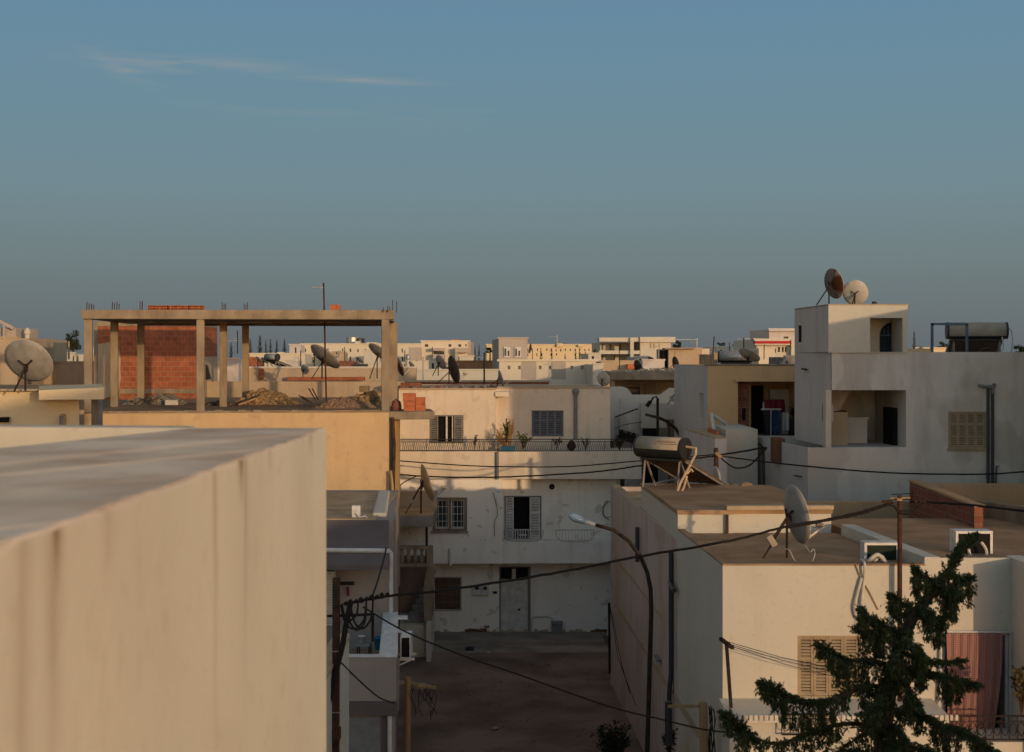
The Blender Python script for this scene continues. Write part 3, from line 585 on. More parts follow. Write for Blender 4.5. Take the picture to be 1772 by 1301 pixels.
b = B(); b.box(X(691,Yn), X(749,Yn), Yn, Yn+.3, Z(981,Yn), Z(975,Yn)); b.box(X(691,Yn), X(749,Yn), Yn-.02, Yn+.25, Z(950,Yn), Z(945,Yn)); b.box(X(738,Yn), X(749,Yn), Yn+.002, Yn+.24, Z(975,Yn), Z(950,Yn)); b.build('rail_coping', M['concrete'], an, bevel=.01)
for k in range(4):
    px = 695+k*11.5
    B().lathe((X(px,Yn),Yn+.12,Z(975,Yn)), [(.07,0),(.07,.06),(.10,.16),(.09,.22),(.045,.33),(.045,.40),(.075,.47),(.075,.51)], 10).build('baluster', M['concrete'], an, smooth=True)
b = B(); b.box(X(684,Yn)-.3, X(736,Yn), Yn+2.6, Yn+2.8, G0, Z(981,Yn)); b.build('dark_recess_wall', M['dirt'], an)
b = B(); b.box(X(684,Yn)-.3, X(745,Yn), Yn+.15, Yn+2.5, G0, Z(1083,Yn)); b.build('stair_base', M['white'], an)
for k in range(6): B().box(X(700+k*5,Yn), X(744,Yn), Yn+.5+.3*k, Yn+.8+.3*k, Z(1083,Yn), Z(1083,Yn)+.17*(k+1)).build('step', M['concretedk'], an)
b = B(); xl, xr = X(728,Yn), X(748,Yn)
b.slab([(X(734,Yn),Z(1080,Yn)),(X(747,Yn),Z(1078,Yn)),(X(746,Yn),Z(1055,Yn)),(X(751,Yn),Z(1030,Yn)),(X(747,Yn),Z(1005,Yn)),(X(756,Yn),Z(988,Yn)),(X(749,Yn),Z(977,Yn)),(X(740,Yn),Z(977,Yn)),(X(734,Yn),Z(1005,Yn)),(X(732,Yn),Z(1040,Yn))], Yn+.02, Yn+.35); b.build('stair_balustrade', M['concrete'], an, bevel=.02)
B().box(X(738,49.6), X(743,49.6)+.05, 49.4, 50.1, G0, Z(1078,49.6)).build('foot_wall', M['white'], an)

# ------------------------------------------------------------------ orange rendered house with the unfinished concrete frame
ug = thing('unfinished_house', 'orange rendered house carrying an open concrete frame and a red brick room on its roof', 'house', (-9, 48, G0))
zs = Z(712,44.3)
A0, A1 = Vector((X(146,44),44)), Vector((X(673,44.9),44.9)); U = (A1-A0).normalized(); V = Vector((-.085,1)).normalized()
def q2(u, v): return A0 + U*u + V*v
UW = (A1-A0).length
b = B(); b.block([q2(0,0), q2(UW,0), q2(UW,14), q2(0,14)], G0, zs-.03); b.build('wall', M['ochre'], ug)
b = B(); b.prism([q2(.02,.12), q2(UW+.02,.12), q2(UW+.02,14), q2(.02,14)], zs-.03, zs+.02); b.build('floor_slab', M['roof'], ug)
b = B()
for k in range(40): u = UW*k/40; b.prism([q2(u,-.02), q2(u+UW/40,-.02), q2(u+UW/40,.16), q2(u,.16)], zs-.05, [zs+rnd.uniform(-.02,.05)]*4)
b.build('crumbling_edge', M['concrete'], ug)
zb0, zb1 = Z(552,44.3), Z(536,44.3)
def col(px, Y, wpx=13.5, zt=None, m='concrete', dz=0):
    wd_ = wpx/2461.1*44.3/2; x = X(px,Y); b = B(); b.prism([(x-wd_,Y),(x+wd_,Y+.03),(x+wd_-.03,Y+wd_*2),(x-wd_-.03,Y+wd_*2)], zs+.01+dz, zt or zb0); return b.build('column', M[m], ug, bevel=.012)
c1 = [col(152,44.25), col(346.5,44.5), col(667,44.95)]
c2 = [col(197,47.6), col(386,47.8), col(679.5,48.2,14)]
c3 = [col(243,51.6), col(424.5,51.6), col(684,51.9,9)]
b = B(); e0, e1 = q2(-.1,.1), q2(UW+.15,.1)
b.prism([q2(-.12,.08), q2(UW+.17,.08), q2(UW+.17,.45), q2(-.12,.45)], [zb0]*4, [zb1,zb1+.02,zb1+.02,zb1]); b.build('front_beam', M['concrete'], ug, bevel=.02)
b = B(); b.prism([q2(-.1,.452), q2(UW+.15,.452), q2(UW+.15,8.0), q2(-.1,8.0)], zb0+.012, zb1-.03); b.build('roof_slab', M['concretedk'], ug)
b = B(); b.prism([q2(UW-.15,.46), q2(UW+.16,.46), q2(UW+.16,8.0), q2(UW-.15,8.0)], zb0-.03, zb0+.01); b.prism([q2(.5,3.3), q2(UW-.2,3.3), q2(UW-.2,3.6), q2(.5,3.6)], zb0-.06, zb0+.008); b.prism([q2(.5,7.6), q2(UW-.2,7.6), q2(UW-.2,7.9), q2(.5,7.9)], zb0-.06, zb0+.008); b.build('cross_beam', M['concretedk'], ug)
for px, Y, hs in ((150,44.3,(522,525,527)),(158,44.3,(525,527)),(194,46,(522,524)),(202,46,(522,525)),(242,48,(521,522)),(246,48,(521,)),(384,47,(523,526)),(390,47,(525,)),(422,49,(525,527)),(428,49,(523,)),(663,44.9,(532,)),(671,44.9,(528,531)),(679,45.2,(519,)),(686,45.6,(521,))):
    for k, h in enumerate(hs): B().bar((X(px+k*2.2,Y),Y+.1*k,zb1-.05),(X(px+k*2.2,Y)+.01,Y+.1*k,Z(h,Y)),.022).build('rebar', M['rust'], ug)
# brick room
Yk = 55.6
k0, k1 = Vector((X(163,Yk),Yk)), Vector((X(346,Yk+.6),Yk+.6)); kr = k1 + Vector((-.085,1))*5.6
zk0, zk1 = zs, Z(556,Yk)
b = B(); b.block([k0, k1, kr, k0+Vector((-.085,1))*5.6], zk0, zk1-.02); br = b.build('brick_room', M['brick'], ug)
b = B(); kn = (k1-k0).normalized()
def kp(t, o=-.04): p = k0.lerp(k1,t); return (p.x, p.y+o)
b.prism([kp(0),kp(1.0),kp(1.0,.1),kp(0,.1)], Z(564,Yk), Z(556,Yk)+.01); b.prism([kp(.24),kp(1.0),kp(1.0,.1),kp(.24,.1)], Z(681,Yk), Z(673,Yk)); b.prism([kp(0),kp(.035),kp(.035,.1),kp(0,.1)], zk0, Z(564,Yk))
b.prism([(k1.x+.03,k1.y),(kr.x+.03,kr.y),(kr.x-.1,kr.y),(k1.x-.1,k1.y)], Z(564,Yk), Z(556,Yk)+.015); b.build('tie_beam', M['concrete'], br)
b = B(); ow = [(.036,595),(.09,594),(.15,592),(.20,596),(.235,604),(.25,620),(.245,640),(.252,655),(.235,668),(.232,676),(.2,684),(.05,692),(.036,692)]
n_ = len(ow); fv = [(kp(t,-.03)[0],kp(t,-.03)[1],Z(py,Yk)) for t,py in ow]; bv = [(kp(t,.1)[0],kp(t,.1)[1],Z(py,Yk)) for t,py in ow]
b.add(fv+bv, [tuple(range(n_))]+[(i,n_+i,n_+(i+1)%n_,(i+1)%n_) for i in range(n_)]); b.build('render_patch', M['stonewall'], br)
b = B(); b.prism([(k1.x+.02,k1.y+.05),(kr.x+.02,kr.y),(kr.x-.1,kr.y),(k1.x-.1,k1.y+.05)], zk0, Z(617,60)); b.build('side_render', M['stonewall'], br)
b = B(); b.slab([(X(355,58),Z(657,58)),(X(367,58),Z(656,58)),(X(361,58),Z(632,58)),(X(357,58),Z(630,58))], 57.7, 57.9); b.build('hanging_tarp', M['black'], br)
# ledge slab on the right with its supports
b = B(); b.prism([(X(672,45),45.0),(X(752,45.3),45.3),(X(745,47.4),47.4),(X(676,47.2),47.2)], Z(726,45.1), Z(712,45.1)); lg = b.build('ledge', M['concrete'], ug, bevel=.02)
B().box(X(680,45.8), X(691,45.8), 45.8, 46.1, 3.0, Z(726,45.1)).build('ledge_post', M['woodlt'], ug)
b = B(); b.tube([P(676,722,44.85)+Vector((.05,0,0)), P(679,770,44.85)+Vector((.05,0,0)), P(677,830,44.85)+Vector((.06,0,0)), P(678,900,44.85)+Vector((.05,0,0))], .06, 8); b.build('drainpipe', M['rust'], ug)
# far side wall beyond the frame
b = B(); b.prism([(X(355,58.2),58.2),(X(700,58.2),58.2),(X(700,58.5),58.5),(X(355,58.5),58.5)], zs-.2, Z(660,58.2)); b.build('back_parapet', M['stonewall'], ug)

# ------------------------------------------------------------------ left house with terrace and dark awning slab
lh = thing('terrace_house', 'low grey house left of the street with a walled terrace and dark awning slab', 'house', (-5, 33, G0))
Yt, Yw = 29.6, 35.0
zt = Z(1137,Yt); zfl = zt-.95
xo = X(683,Yt)
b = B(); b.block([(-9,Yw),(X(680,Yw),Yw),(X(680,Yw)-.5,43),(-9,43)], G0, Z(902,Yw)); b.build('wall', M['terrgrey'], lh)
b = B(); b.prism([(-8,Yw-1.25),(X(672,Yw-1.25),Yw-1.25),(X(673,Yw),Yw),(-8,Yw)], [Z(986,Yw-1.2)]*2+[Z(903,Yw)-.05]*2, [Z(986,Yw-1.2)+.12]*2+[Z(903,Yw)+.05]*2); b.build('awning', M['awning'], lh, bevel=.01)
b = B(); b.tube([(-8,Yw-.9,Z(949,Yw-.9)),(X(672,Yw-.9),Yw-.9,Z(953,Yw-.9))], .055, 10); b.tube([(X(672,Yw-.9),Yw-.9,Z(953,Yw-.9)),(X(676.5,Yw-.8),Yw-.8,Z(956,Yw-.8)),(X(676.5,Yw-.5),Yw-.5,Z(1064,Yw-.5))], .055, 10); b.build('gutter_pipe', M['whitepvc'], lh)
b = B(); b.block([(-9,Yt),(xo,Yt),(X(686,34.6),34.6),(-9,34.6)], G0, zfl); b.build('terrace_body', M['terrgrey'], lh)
b = B(); b.prism([(-9,Yt-.03),(xo+.03,Yt-.03),(xo+.03,Yt+.16),(-9,Yt+.16)], zfl+.001, zt); b.build('front_parapet', M['terrgrey'], lh)
b = B(); b.prism([(xo-.32,Yt+.161),(xo+.03,Yt+.161),(X(686,34.6)+.02,34.6),(X(686,34.6)-.3,34.6)], zfl+.001, zt); b.build('side_parapet', M['white'], lh)
b = B(); b.prism([(-9,Yt-.05),(xo+.05,Yt-.05),(xo+.05,Yt+.18),(xo-.34,Yt+.18),(-9,Yt+.18)], zt+.001, zt+.03); b.prism([(xo-.34,Yt+.181),(xo+.05,Yt+.181),(X(686,34.6)+.04,34.6),(X(686,34.6)-.32,34.6)], zt+.001, zt+.035); b.build('parapet_coping', M['whitepaint'], lh, bevel=.01)
for yy_, L_ in ((33.6,.5),(32.0,.6)): B().prism([(xo-.45,yy_),(xo-.02,yy_),(xo-.05,yy_+.35),(xo-.46,yy_+.35)], zt+.036, zt+.07).build('loose_tile', M['whitepaint'], lh)
b = B(); b.prism([(-9,Yt-.12),(xo+.08,Yt-.12),(xo+.08,Yt-.051),(-9,Yt-.051)], Z(1236,Yt), Z(1212,Yt)); b.build('door_canopy', M['awning'], lh, bevel=.01)
b = B(); b.box(X(600,Yt), X(658,Yt), Yt-.03, Yt-.001, G0, Z(1240,Yt)); b.build('garage_door', M['pvc'], lh)
b = B(); b.box(X(660,Yt), X(670,Yt), Yt-.02, Yt-.002, G0, Z(1237,Yt)); b.build('dark_strip', M['awning'], lh)
pipe(lh, [(X(675,Yt),Yt-.07,Z(1237,Yt)),(X(675,Yt),Yt-.07,G0)], .05, M['whitepvc'])
b = B(); b.box(-9, xo-.34, Yt+.2, 34.9, zfl, zfl+.015); b.build('terrace_floor', M['roof'], lh)
pipe(lh, [(X(689,31),31,Z(1140,31)),(X(688,31),31,Z(1230,31))], .035, M['concretedk'], 'wall_conduit', 6)
b = B(); b.box(X(566,Yw-.03), X(613,Yw-.03), Yw-.05, Yw-.001, Z(1012,Yw), Z(1006,Yw)); b.build('awning_rod', M['iron'], lh)
b = B(); b.bar((X(602,Yw),Yw-.06,Z(1015,Yw)),(X(603,Yw),Yw-.06,Z(1030,Yw)),.05); b.build('red_cord', M['clothred'], lh)
# meter box and ridge on its roof
b = B(); b.prism([(X(664,36.5)-.25,36),(X(664,36.5)+.12,36),(X(672,42)+.05,42),(X(672,42)-.3,42)], Z(902,Yw)-.3, Z(902,Yw)+.1); b.build('roof_ridge', M['white'], lh, bevel=.06)
b = B(); b.box(-9, X(655,36), 35.3, 42, Z(902,Yw)+.001, Z(902,Yw)+.03); b.build('roof', M['rooftan'], lh)

# narrow garden wall below it, with a mossy sloped top
t_ = thing('boundary_wall', 'narrow pale boundary wall with a grimy coping behind the brown utility pole', 'wall', (-3.35,25.6,G0))
b = B(); b.block([(-3.50,23),(-3.235,23),(X(604,28.2),28.2),(X(604,28.2)-.26,28.2)], G0, Z(1104,28.2)); b.build('wall_body', M['white'], t_)
b = B(); b.prism([(-3.53,23),(-3.205,23),(X(604,28.2)+.02,28.22),(X(604,28.2)-.29,28.22)], Z(1104,28.2)+.001, [Z(1104,28.2)+.05]*2+[Z(1104,28.2)+.09]*2); b.build('coping', M['stonewall'], t_)

# ------------------------------------------------------------------ neighbour house at the far left
ln = thing('flat_roof_house', 'cream house with a flat roof and thin canopy at the left edge', 'house', (-13.5, 38, G0))
Yl = 35.0; zl = Z(677,Yl)
b = B(); pl = (-16.0,Yl); b.block([pl,(X(137,Yl+.3),Yl+.3),(X(136,42),42),(-18,42)], G0, zl, {0:[(X(-40,Yl)+16,X(14,Yl)+16,Z(731,Yl),Z(722,Yl),.12),(X(99,Yl)+16,X(109,Yl)+16,Z(736,Yl),Z(717,Yl),.12)]}); b.build('wall', M['yellow'], ln)
b = B(); b.box(-16, X(66,Yl), Yl-.02, Yl+.18, zl+.001, zl+.06); b.build('roof_edge', M['stonewall'], ln, bevel=.02)
b = B(); b.prism([(X(67,Yl-.7),Yl-.7),(X(178,Yl-.3),Yl-.2),(X(176,39),39),(X(67,39),39)], Z(692,Yl-.6), [Z(675,Yl-.6),Z(671,Yl-.6),Z(671,Yl-.6),Z(675,Yl-.6)]); b.build('canopy', M['yellow'], ln, bevel=.01)
b = B(); b.box(X(158,36.5), X(170,36.5), 36.5, 36.9, 5, Z(690,36.5)); b.build('canopy_post', M['concretedk'], ln)
b = B(); b.prism([(-16,Yl+.2),(X(134,Yl),Yl+.4),(X(134,41.8),41.8),(-17,41.8)], zl+.001, zl+.02); b.build('roof', M['roof'], ln)
b = B(); b.box(X(-40,Yl), X(14,Yl), Yl+.05, Yl+.08, Z(731,Yl), Z(722,Yl)); b.build('vent_slot', M['dark'], ln)
b = B(); b.box(X(101,Yl), X(108,Yl), Yl+.06, Yl+.08, Z(736,Yl), Z(719,Yl)); b.build('small_window', M['pvc'], ln)
# ------------------------------------------------------------------ big grey house on the right with the stair tower
bh = thing('tower_house', 'large grey plastered house on the right with a stair tower and an open loggia', 'house', (12, 45, G0))
Yh = 42.0; zlow, zup, ztw = Z(774,Yh), Z(609,Yh), Z(528,Yh)
xc = X(1398,Yh); xu = X(1439,Yh); xt = X(1433,Yh)
b = B()
b.panel((xc,Yh), (18,Yh), 0, zlow, [])
ho = [(X(1430,Yh)-xu+.0, X(1568,Yh)-xu, Z(774,Yh), Z(675,Yh), 2.6), (X(1641,Yh)-xu, X(1706,Yh)-xu, Z(776,Yh), Z(712,Yh), .08)]
b.panel((xu,Yh+.003), (18,Yh+.003), zlow, zup, [(0.0, X(1568,Yh)-xu, zlow, Z(675,Yh), 3.6), ho[1]])
b.panel((18,Yh), (18,48), 0, zup); b.panel((18,48), (8.1,48), 0, zlow)
b.add([(xu,Yh,zup-.25),(18,Yh,zup-.25),(18,48,zup-.25),(xu,48,zup-.25)], [(0,1,2,3)])
b.panel((18,Yh+.2), (xu,Yh+.2), zup-.25, zup); b.add([(xu,Yh+.003,zup),(18,Yh+.003,zup),(18,Yh+.2,zup),(xu,Yh+.2,zup)], [(0,1,2,3)])
b.build('wall', M['grey'], bh)
# left flank with small windows; far edge further from the camera
b = B()
xf = 9.18; Yf = 46.2
b.panel((xf,Yf), (xu-.02,Yh), zlow, zup, [(Yf-42.95,Yf-42.35,Z(729,42.6),Z(700,42.6),.18)])
b.panel((xf,Yf), (xt-.0,Yh-.05), zup, ztw, [(Yf-45.7,Yf-45.25,Z(592,45.5),Z(563,45.5),.2)])
b.panel((8.1,47.9), (xc,Yh), 0, zlow)
b.panel((X(1570,Yh)-.1,Yf), (xf,Yf), zlow, ztw)
b.build('side_wall', M['greywhite'], bh)
for ya_,yb_,pa_,pb_,xx_ in ((42.95,42.35,729,700,9.3),(45.7,45.25,592,563,9.2)):
    yr = 42.6 if ya_ < 43 else 45.5; d_ = Vector((xu-.02-xf, Yh-Yf)).normalized() if ya_ < 43 else Vector((xt-xf,Yh-.05-Yf)).normalized(); q0 = Vector((xf,Yf))+d_*(Yf-ya_); q1 = Vector((xf,Yf))+d_*(Yf-yb_)
    B().prism([(q0.x+.015,q0.y),(q1.x+.015,q1.y),(q1.x+.035,q1.y),(q0.x+.035,q0.y)], Z(pa_,yr), Z(pb_,yr)).build('slit_window', M['dark'], bh)
b = B(); b.panel((xt,Yh-.05), (X(1570,Yh),Yh-.05), zup-.02, ztw, [(X(1505,Yh)-xt, X(1561,Yh)-xt, Z(609,Yh), Z(550,Yh), 1.3)])
b.panel((X(1570,Yh),Yh-.05), (X(1570,Yh)-.1,Yf), zup-.02, ztw); b.add([(xt,Yh-.05,zup-.02),(X(1570,Yh),Yh-.05,zup-.02),(X(1570,Yh),Yh+.1,zup-.02),(xt,Yh+.1,zup-.02)], [(3,2,1,0)])
b.add([(xt,Yh-.05,ztw),(X(1570,Yh),Yh-.05,ztw),(X(1570,Yh)-.1,Yf,ztw),(xf,Yf,ztw)], [(0,1,2,3)]); tw = b.build('tower', M['white'], bh)
b = B()
b.prism([(xt-.02,Yh-.07),(X(1570,Yh)+.02,Yh-.07),(X(1570,Yh)-.08,Yf),(xf-.02,Yf)], ztw+.001, ztw+.035); b.build('tower_coping', M['stonewall'], tw, bevel=.01)
# arched blue door in the tower recess
b = B(); xm, wv = X(1543,Yh+1.2), .35; zb_ = zup-.02; zs_ = Z(580,Yh+1.2)
pr = [(xm-wv,zb_),(xm+wv,zb_),(xm+wv,zs_)] + [(xm+wv*math.cos(a), zs_+wv*1.1*math.sin(a)) for a in [math.pi*k/12 for k in range(1,12)]] + [(xm-wv,zs_)]
b.slab(pr, Yh+1.17, Yh+1.24); ad_ = b.build('arched_door', M['bluedoor'], tw)
b = B()
for k in range(-2,3): b.bar((xm+.12*k,Yh+1.14,zs_),(xm+.12*k,Yh+1.14,zs_+.32-.06*abs(k)),.018)
b.bar((xm-wv,Yh+1.14,zs_),(xm+wv,Yh+1.14,zs_),.03); b.build('fanlight_grille', M['bluemetal'], bh)
# loggia interior: stair soffit, brick stub, inner wall, door
b = B(); Y1 = Yh+.4
b.prism([(X(1441,Yh),Yh+1.1),(X(1482,Yh),Yh+1.1),(X(1500,Yh),Yh+2.6),(X(1441,Yh),Yh+2.6)], zlow, Z(716,Yh)); b.build('stair_stub', M['stonewall'], bh)
b = B(); b.slab([(X(1441,Yh),Z(722,Yh+1.5)),(X(1441,Yh),Z(668,Yh+1.5)),(X(1520,Yh),Z(668,Yh+1.5)),(X(1500,Yh),Z(676,Yh+1.5)),(X(1470,Yh),Z(722,Yh+1.5))], Yh+1.9, Yh+3.59); b.build('stair_soffit', M['greywhite'], bh)
b = B(); b.box(X(1476,Yh), X(1530,Yh), Yh+2.0, Yh+2.2, zlow, Z(725,Yh+2)); b.box(X(1472,Yh), X(1532,Yh), Yh+1.95, Yh+2.25, Z(725,Yh+2), Z(722,Yh+2)); b.build('inner_parapet', M['greywhite'], bh)
b = B(); b.box(X(1560,Yh)-.02, X(1567,Yh), Yh+.9, Yh+2.0, zlow, Z(706,Yh+1)); b.build('loggia_door', M['dark'], bh)
b = B(); b.box(xu-.17, xu-.005, Yh, Yh+.4, zlow, Z(675,Yh)); b.build('pier', M['white'], bh)
x0,x1,z0,z1 = R4(Yh,1641,712,1706,776)
ws = frame(bh, x0, x1, z0, z1, Yh-.01, M['shutbeige'], .04, .08, name='shuttered_window')
for k in range(4): leaf(ws, x0+.04+(x1-x0-.08)*k/4+.004, x0+.04+(x1-x0-.08)*(k+1)/4-.004, z0+.04, z1-.04, Yh+.02, M['shutbeige'], pitch=.06, rails=2)
b = B(); b.box(x0-.04, x1+.04, Yh-.07, Yh, z0-.05, z0); b.build('window_sill', M['shutbeige'], ws)
for px in (1708.5, 1716.5): pipe(bh, [(X(px,Yh),Yh-.07,Z(672,Yh)),(X(px,Yh),Yh-.07,Z(838,Yh)),(X(px,Yh),Yh-.07,3)], .045, M['pipedark'])
b = B(); b.tube([(X(1694,Yh),Yh-.02,Z(667,Yh)),(X(1694,Yh)+.08,Yh-.14,Z(668,Yh)),(X(1714,Yh),Yh-.14,Z(669,Yh)),(X(1716.5,Yh),Yh-.10,Z(673,Yh)),(X(1716.5,Yh),Yh-.08,Z(680,Yh))], .05, 8); b.tube([(X(1716.5,Yh),Yh-.1,Z(668,Yh)),(X(1720,Yh),Yh-.02,Z(666,Yh))], .06, 8); b.build('pipe_elbow', M['pvc'], bh)
b = B(); b.tube([(X(1722,Yh),Yh-.05,Z(836,Yh)),(X(1723,Yh),Yh-.1,Z(806,Yh)),(X(1727,Yh),Yh-.12,Z(806,Yh))], .02, 6); b.build('bracket_pipe', M['pipedark'], bh)
b = B(); xd = X(1346,Yh+3.2); b.box(8.34-.10, 8.34+.22, 44.6, 45.35, Z(799,45), Z(757,45)); b.build('brown_board', M['doorwood'], bh, bevel=.01)
b = B(); b.bar((8.55,43.1,Z(823,43.1)),(8.62,42.4,Z(823,42.6)),.03); b.bar((8.5,43.4,Z(868,43)),(8.53,43.1,Z(868,43)),.3,.3); b.build('wall_vent', M['dark'], bh)
b = B(); b.bar((xf-.01,45.0,Z(638,45)),(xf+.01,44.4,Z(639,45)),.05); b.build('wall_fixing', M['iron'], bh)

# ------------------------------------------------------------------ yard block in front of the tan house
yb = thing('yard_block', 'low grey side building with a sandy flat roof below the tan house', 'building', (7, 46, G0))
b = B(); b.block([(6.35,44.5),(X(1258,44.5),44.5),(X(1258,44.5),49.6),(6.03,49.6)], G0, Z(759,44.5), {3:[(2.6,3.0,5.3,6.3,.1),(3.9,4.3,5.0,6.1,.1)]}); b.build('wall', M['greywhite'], yb)
b = B(); b.block([(X(1256,46.6),46.6),(8.05,46.6),(8.05,50.6),(X(1256,46.6),50.6)], G0, Z(743,46.6)); b.build('white_wall', M['white'], yb)
b = B(); b.prism([(6.35,44.5),(X(1258,44.5),44.5),(X(1258,44.5),49.6),(6.03,49.6)], Z(759,44.5)+.001, Z(759,44.5)+.04); b.build('roof', M['rooftan'], yb)
b = B(); b.box(6.6,X(1256,44.5),46,48,Z(759,44.5)+.04,Z(759,44.5)+.16); b.build('brick_remnant', M['brickplain'], yb)

# ------------------------------------------------------------------ tan house with an open dark terrace
th = thing('tan_house', 'tan rendered house with a dark open terrace full of washing', 'house', (8.5, 53, G0))
Ya = 50.0; zt_ = Z(633,Ya)
pT = (X(1225,Ya),Ya)
b = B(); b.panel(pT, (X(1410,Ya),Ya), 4, zt_, [(X(1277,Ya)-pT[0], X(1386,Ya)-pT[0], Z(757,Ya), Z(659,Ya), 2.6)]); b.add([(pT[0],Ya,zt_),(X(1410,Ya),Ya,zt_),(X(1410,Ya),57,zt_),(6.5,57,zt_)], [(0,1,2,3)]); b.panel((X(1410,Ya),Ya),(X(1410,Ya),57),4,zt_); b.panel((X(1410,Ya),57),(6.5,57),G0,zt_); b.build('wall', M['tan'], th)
b = B(); b.panel((6.76,52.6), pT, 4, zt_-.002, [(.9,1.75,Z(723,51.3),Z(680,51.3),.15)]); b.panel((6.5,57),(6.76,52.6),4,zt_-.004); b.build('side_wall', M['greywhite'], th)
b = B(); b.box(6.75, X(1386,Ya)+.6, Ya-.03, Ya+.12, zt_+.001, zt_+.07); b.build('roof_coping', M['concrete'], th, bevel=.02)
b = B(); b.box(X(1278,Ya)+.005, X(1300,Ya), Ya+.5, Ya+2.58, Z(757,Ya), Z(662,Ya)); bw_ = b.build('brick_pier', M['brickdk'], th)
B().box(X(1288,Ya), X(1294,Ya), Ya+.47, Ya+.49, Z(728,Ya), Z(707,Ya)).build('pier_slot', M['dark'], bw_)
b = B(); b.box(X(1309,Ya), X(1342,Ya), Ya+2.4, Ya+2.58, Z(757,Ya), Z(670,Ya)); b.build('doorway', M['dark'], th)
b = B(); b.box(X(1300,Ya)+.002, X(1308,Ya), Ya+1.0, Ya+2.58, Z(757,Ya), Z(661,Ya)); b.build('pillar', M['tan'], th)
b = B(); b.box(X(1352,Ya), X(1386,Ya), Ya+2.2, Ya+2.5, Z(757,Ya), Z(676,Ya)); b.build('back_wall', M['greywhite'], th)
for px in (1376,1381): B().bar((X(px,Ya),Ya-.05,Z(661,Ya)),(X(px,Ya),Ya-.05,Z(648,Ya)),.03).build('rebar', M['rust'], th)
b = B(); b.box(X(1275,Ya)-.1, X(1386,Ya), Ya-.12, Ya+.2, Z(660,Ya), Z(656,Ya)); b.build('lintel', M['tan'], th)

# ------------------------------------------------------------------ court house with stepped white parapets
Yc = 62.0
cc = thing('stepped_wall_house', 'old white house with scalloped parapets and a bare concrete roof beam behind the plant balcony', 'house', (X(1130,Yc), 64, G0))
def prof(pts, Y): return [(X(a,Y), Z(b_,Y)) for a,b_ in pts]
b = B(); b.slab(prof([(1056,762),(1215,762),(1215,682),(1186,682),(1176,672),(1160,671),(1148,679),(1143,683),(1094,683),(1086,672),(1078,669),(1056,669)],Yc), Yc, Yc+.3); b.build('scalloped_wall', M['white'], cc)
b = B(); b.box(X(1052,63.5), X(1214,63.5), 63.0, 68, Z(657,63.5), Z(644,63.5)); b.build('roof_slab', M['concrete'], cc, bevel=.03)
b = B(); b.box(X(1056,63.2), X(1064,63.2), 63.2, 63.6, 2, Z(657,63.5)); b.build('slab_post', M['concrete'], cc)
b = B(); b.box(X(1060,66.5), X(1176,66.5), 66.5, 66.8, 3, Z(640,66.5)); b.build('shed_back_wall', M['stonewall'], cc)
b = B(); b.box(X(1176,64), X(1216,64), 64, 64.4, 3, Z(657,63.5)-.002); b.build('white_side_wall', M['white'], cc)
b = B(); b.box(X(1105,65), X(1124,65), 65, 65.1, Z(690,65), Z(664,65)); b.build('plank_door', M['wood'], cc)
b = B(); b.box(X(1076,64.5), X(1104,64.5), 64.5, 64.55, Z(681,64.5), Z(680,64.5)+.02); b.bar((X(1076,64.5),64.5,Z(671,64.5)),(X(1106,64.5),64.5,Z(671,64.5)),.06); b.bar((X(1106,64.5),64.5,Z(671,64.5)),(X(1106,64.5),64.5,Z(684,64.5)),.06); b.build('lintel_bar', M['rust'], cc)
Y2 = 59.0
b = B(); b.slab(prof([(1073,760),(1110,760),(1110,701),(1089,701),(1082,690),(1073,690)],Y2), Y2, Y2+.3); b.build('grey_parapet', M['grey'], cc); b = B(); b.slab(prof([(1149,727),(1215,727),(1215,690),(1202,690),(1190,701),(1149,701)],Y2), Y2+.6, Y2+.9); b.build('grey_parapet', M['grey'], cc)
b = B(); b.box(X(1107,Y2), X(1151,Y2), Y2-.5, Y2+.2, Z(739,Y2), Z(697,Y2)); b.build('white_box_wall', M['white'], cc)
b = B(); b.box(X(1066,Y2), X(1215,Y2), Y2+.9, Y2+1.1, G0, Z(724,Y2)); b.build('court_wall', M['greywhite'], cc)
b = B(); b.box(X(1160,Y2), X(1215,Y2), Y2+.2, Y2+.85, G0, Z(728,Y2)); b.build('dark_opening', M['dirt'], cc)
b = B(); b.box(X(1112,58.4), X(1138,58.4), 58.2, 58.4, 3, Z(741,58.4)); b.build('dark_gate', M['dark'], cc)

# ------------------------------------------------------------------ roofs behind the white house on the right
rr = thing('sandy_roof_house', 'low house with sandy roof terraces behind the white house with the roof dish', 'house', (11, 37, G0))
b = B(); b.box(7.15, 18, 38.6, 38.9, 5, Z(868,38.6)); b.build('parapet', M['earth'], rr, bevel=.02)
b = B(); b.box(7.1, 18, 35.3, 38.6, 5, Z(890,38.2)-.32); b.build('roof', M['concretedk'], rr)
b = B(); b.box(7.05, 18, 34.9, 35.3, 5, Z(902,35)); b.build('curb', M['earth'], rr, bevel=.02)
b = B(); b.rock((X(1417,38.4),38.4,Z(892,38.4)), .25); b.build('rubble_stone', M['concretedk'], rr)
zr1 = Z(833,38)
b = B(); b.prism([(10.60,32.6),(10.80,32.6),(10.85,38),(10.62,38)], 5.9, [zr1-.1,zr1-.1,zr1,zr1]); b.build('red_brick_wall', M['brickdk'], rr)
b = B(); b.prism([(10.58,32.55),(10.83,32.55),(10.88,38.02),(10.60,38.02)], [zr1-.1,zr1-.1,zr1,zr1], [zr1-.05,zr1-.05,zr1+.05,zr1+.05]); b.build('mossy_coping', M['earth'], rr)
b = B(); b.prism([(10.86,37.6),(18,37.6),(18,37.9),(10.86,37.9)], 5.9, Z(838,37.6)); b.build('yellow_back_wall', M['earth'], rr)
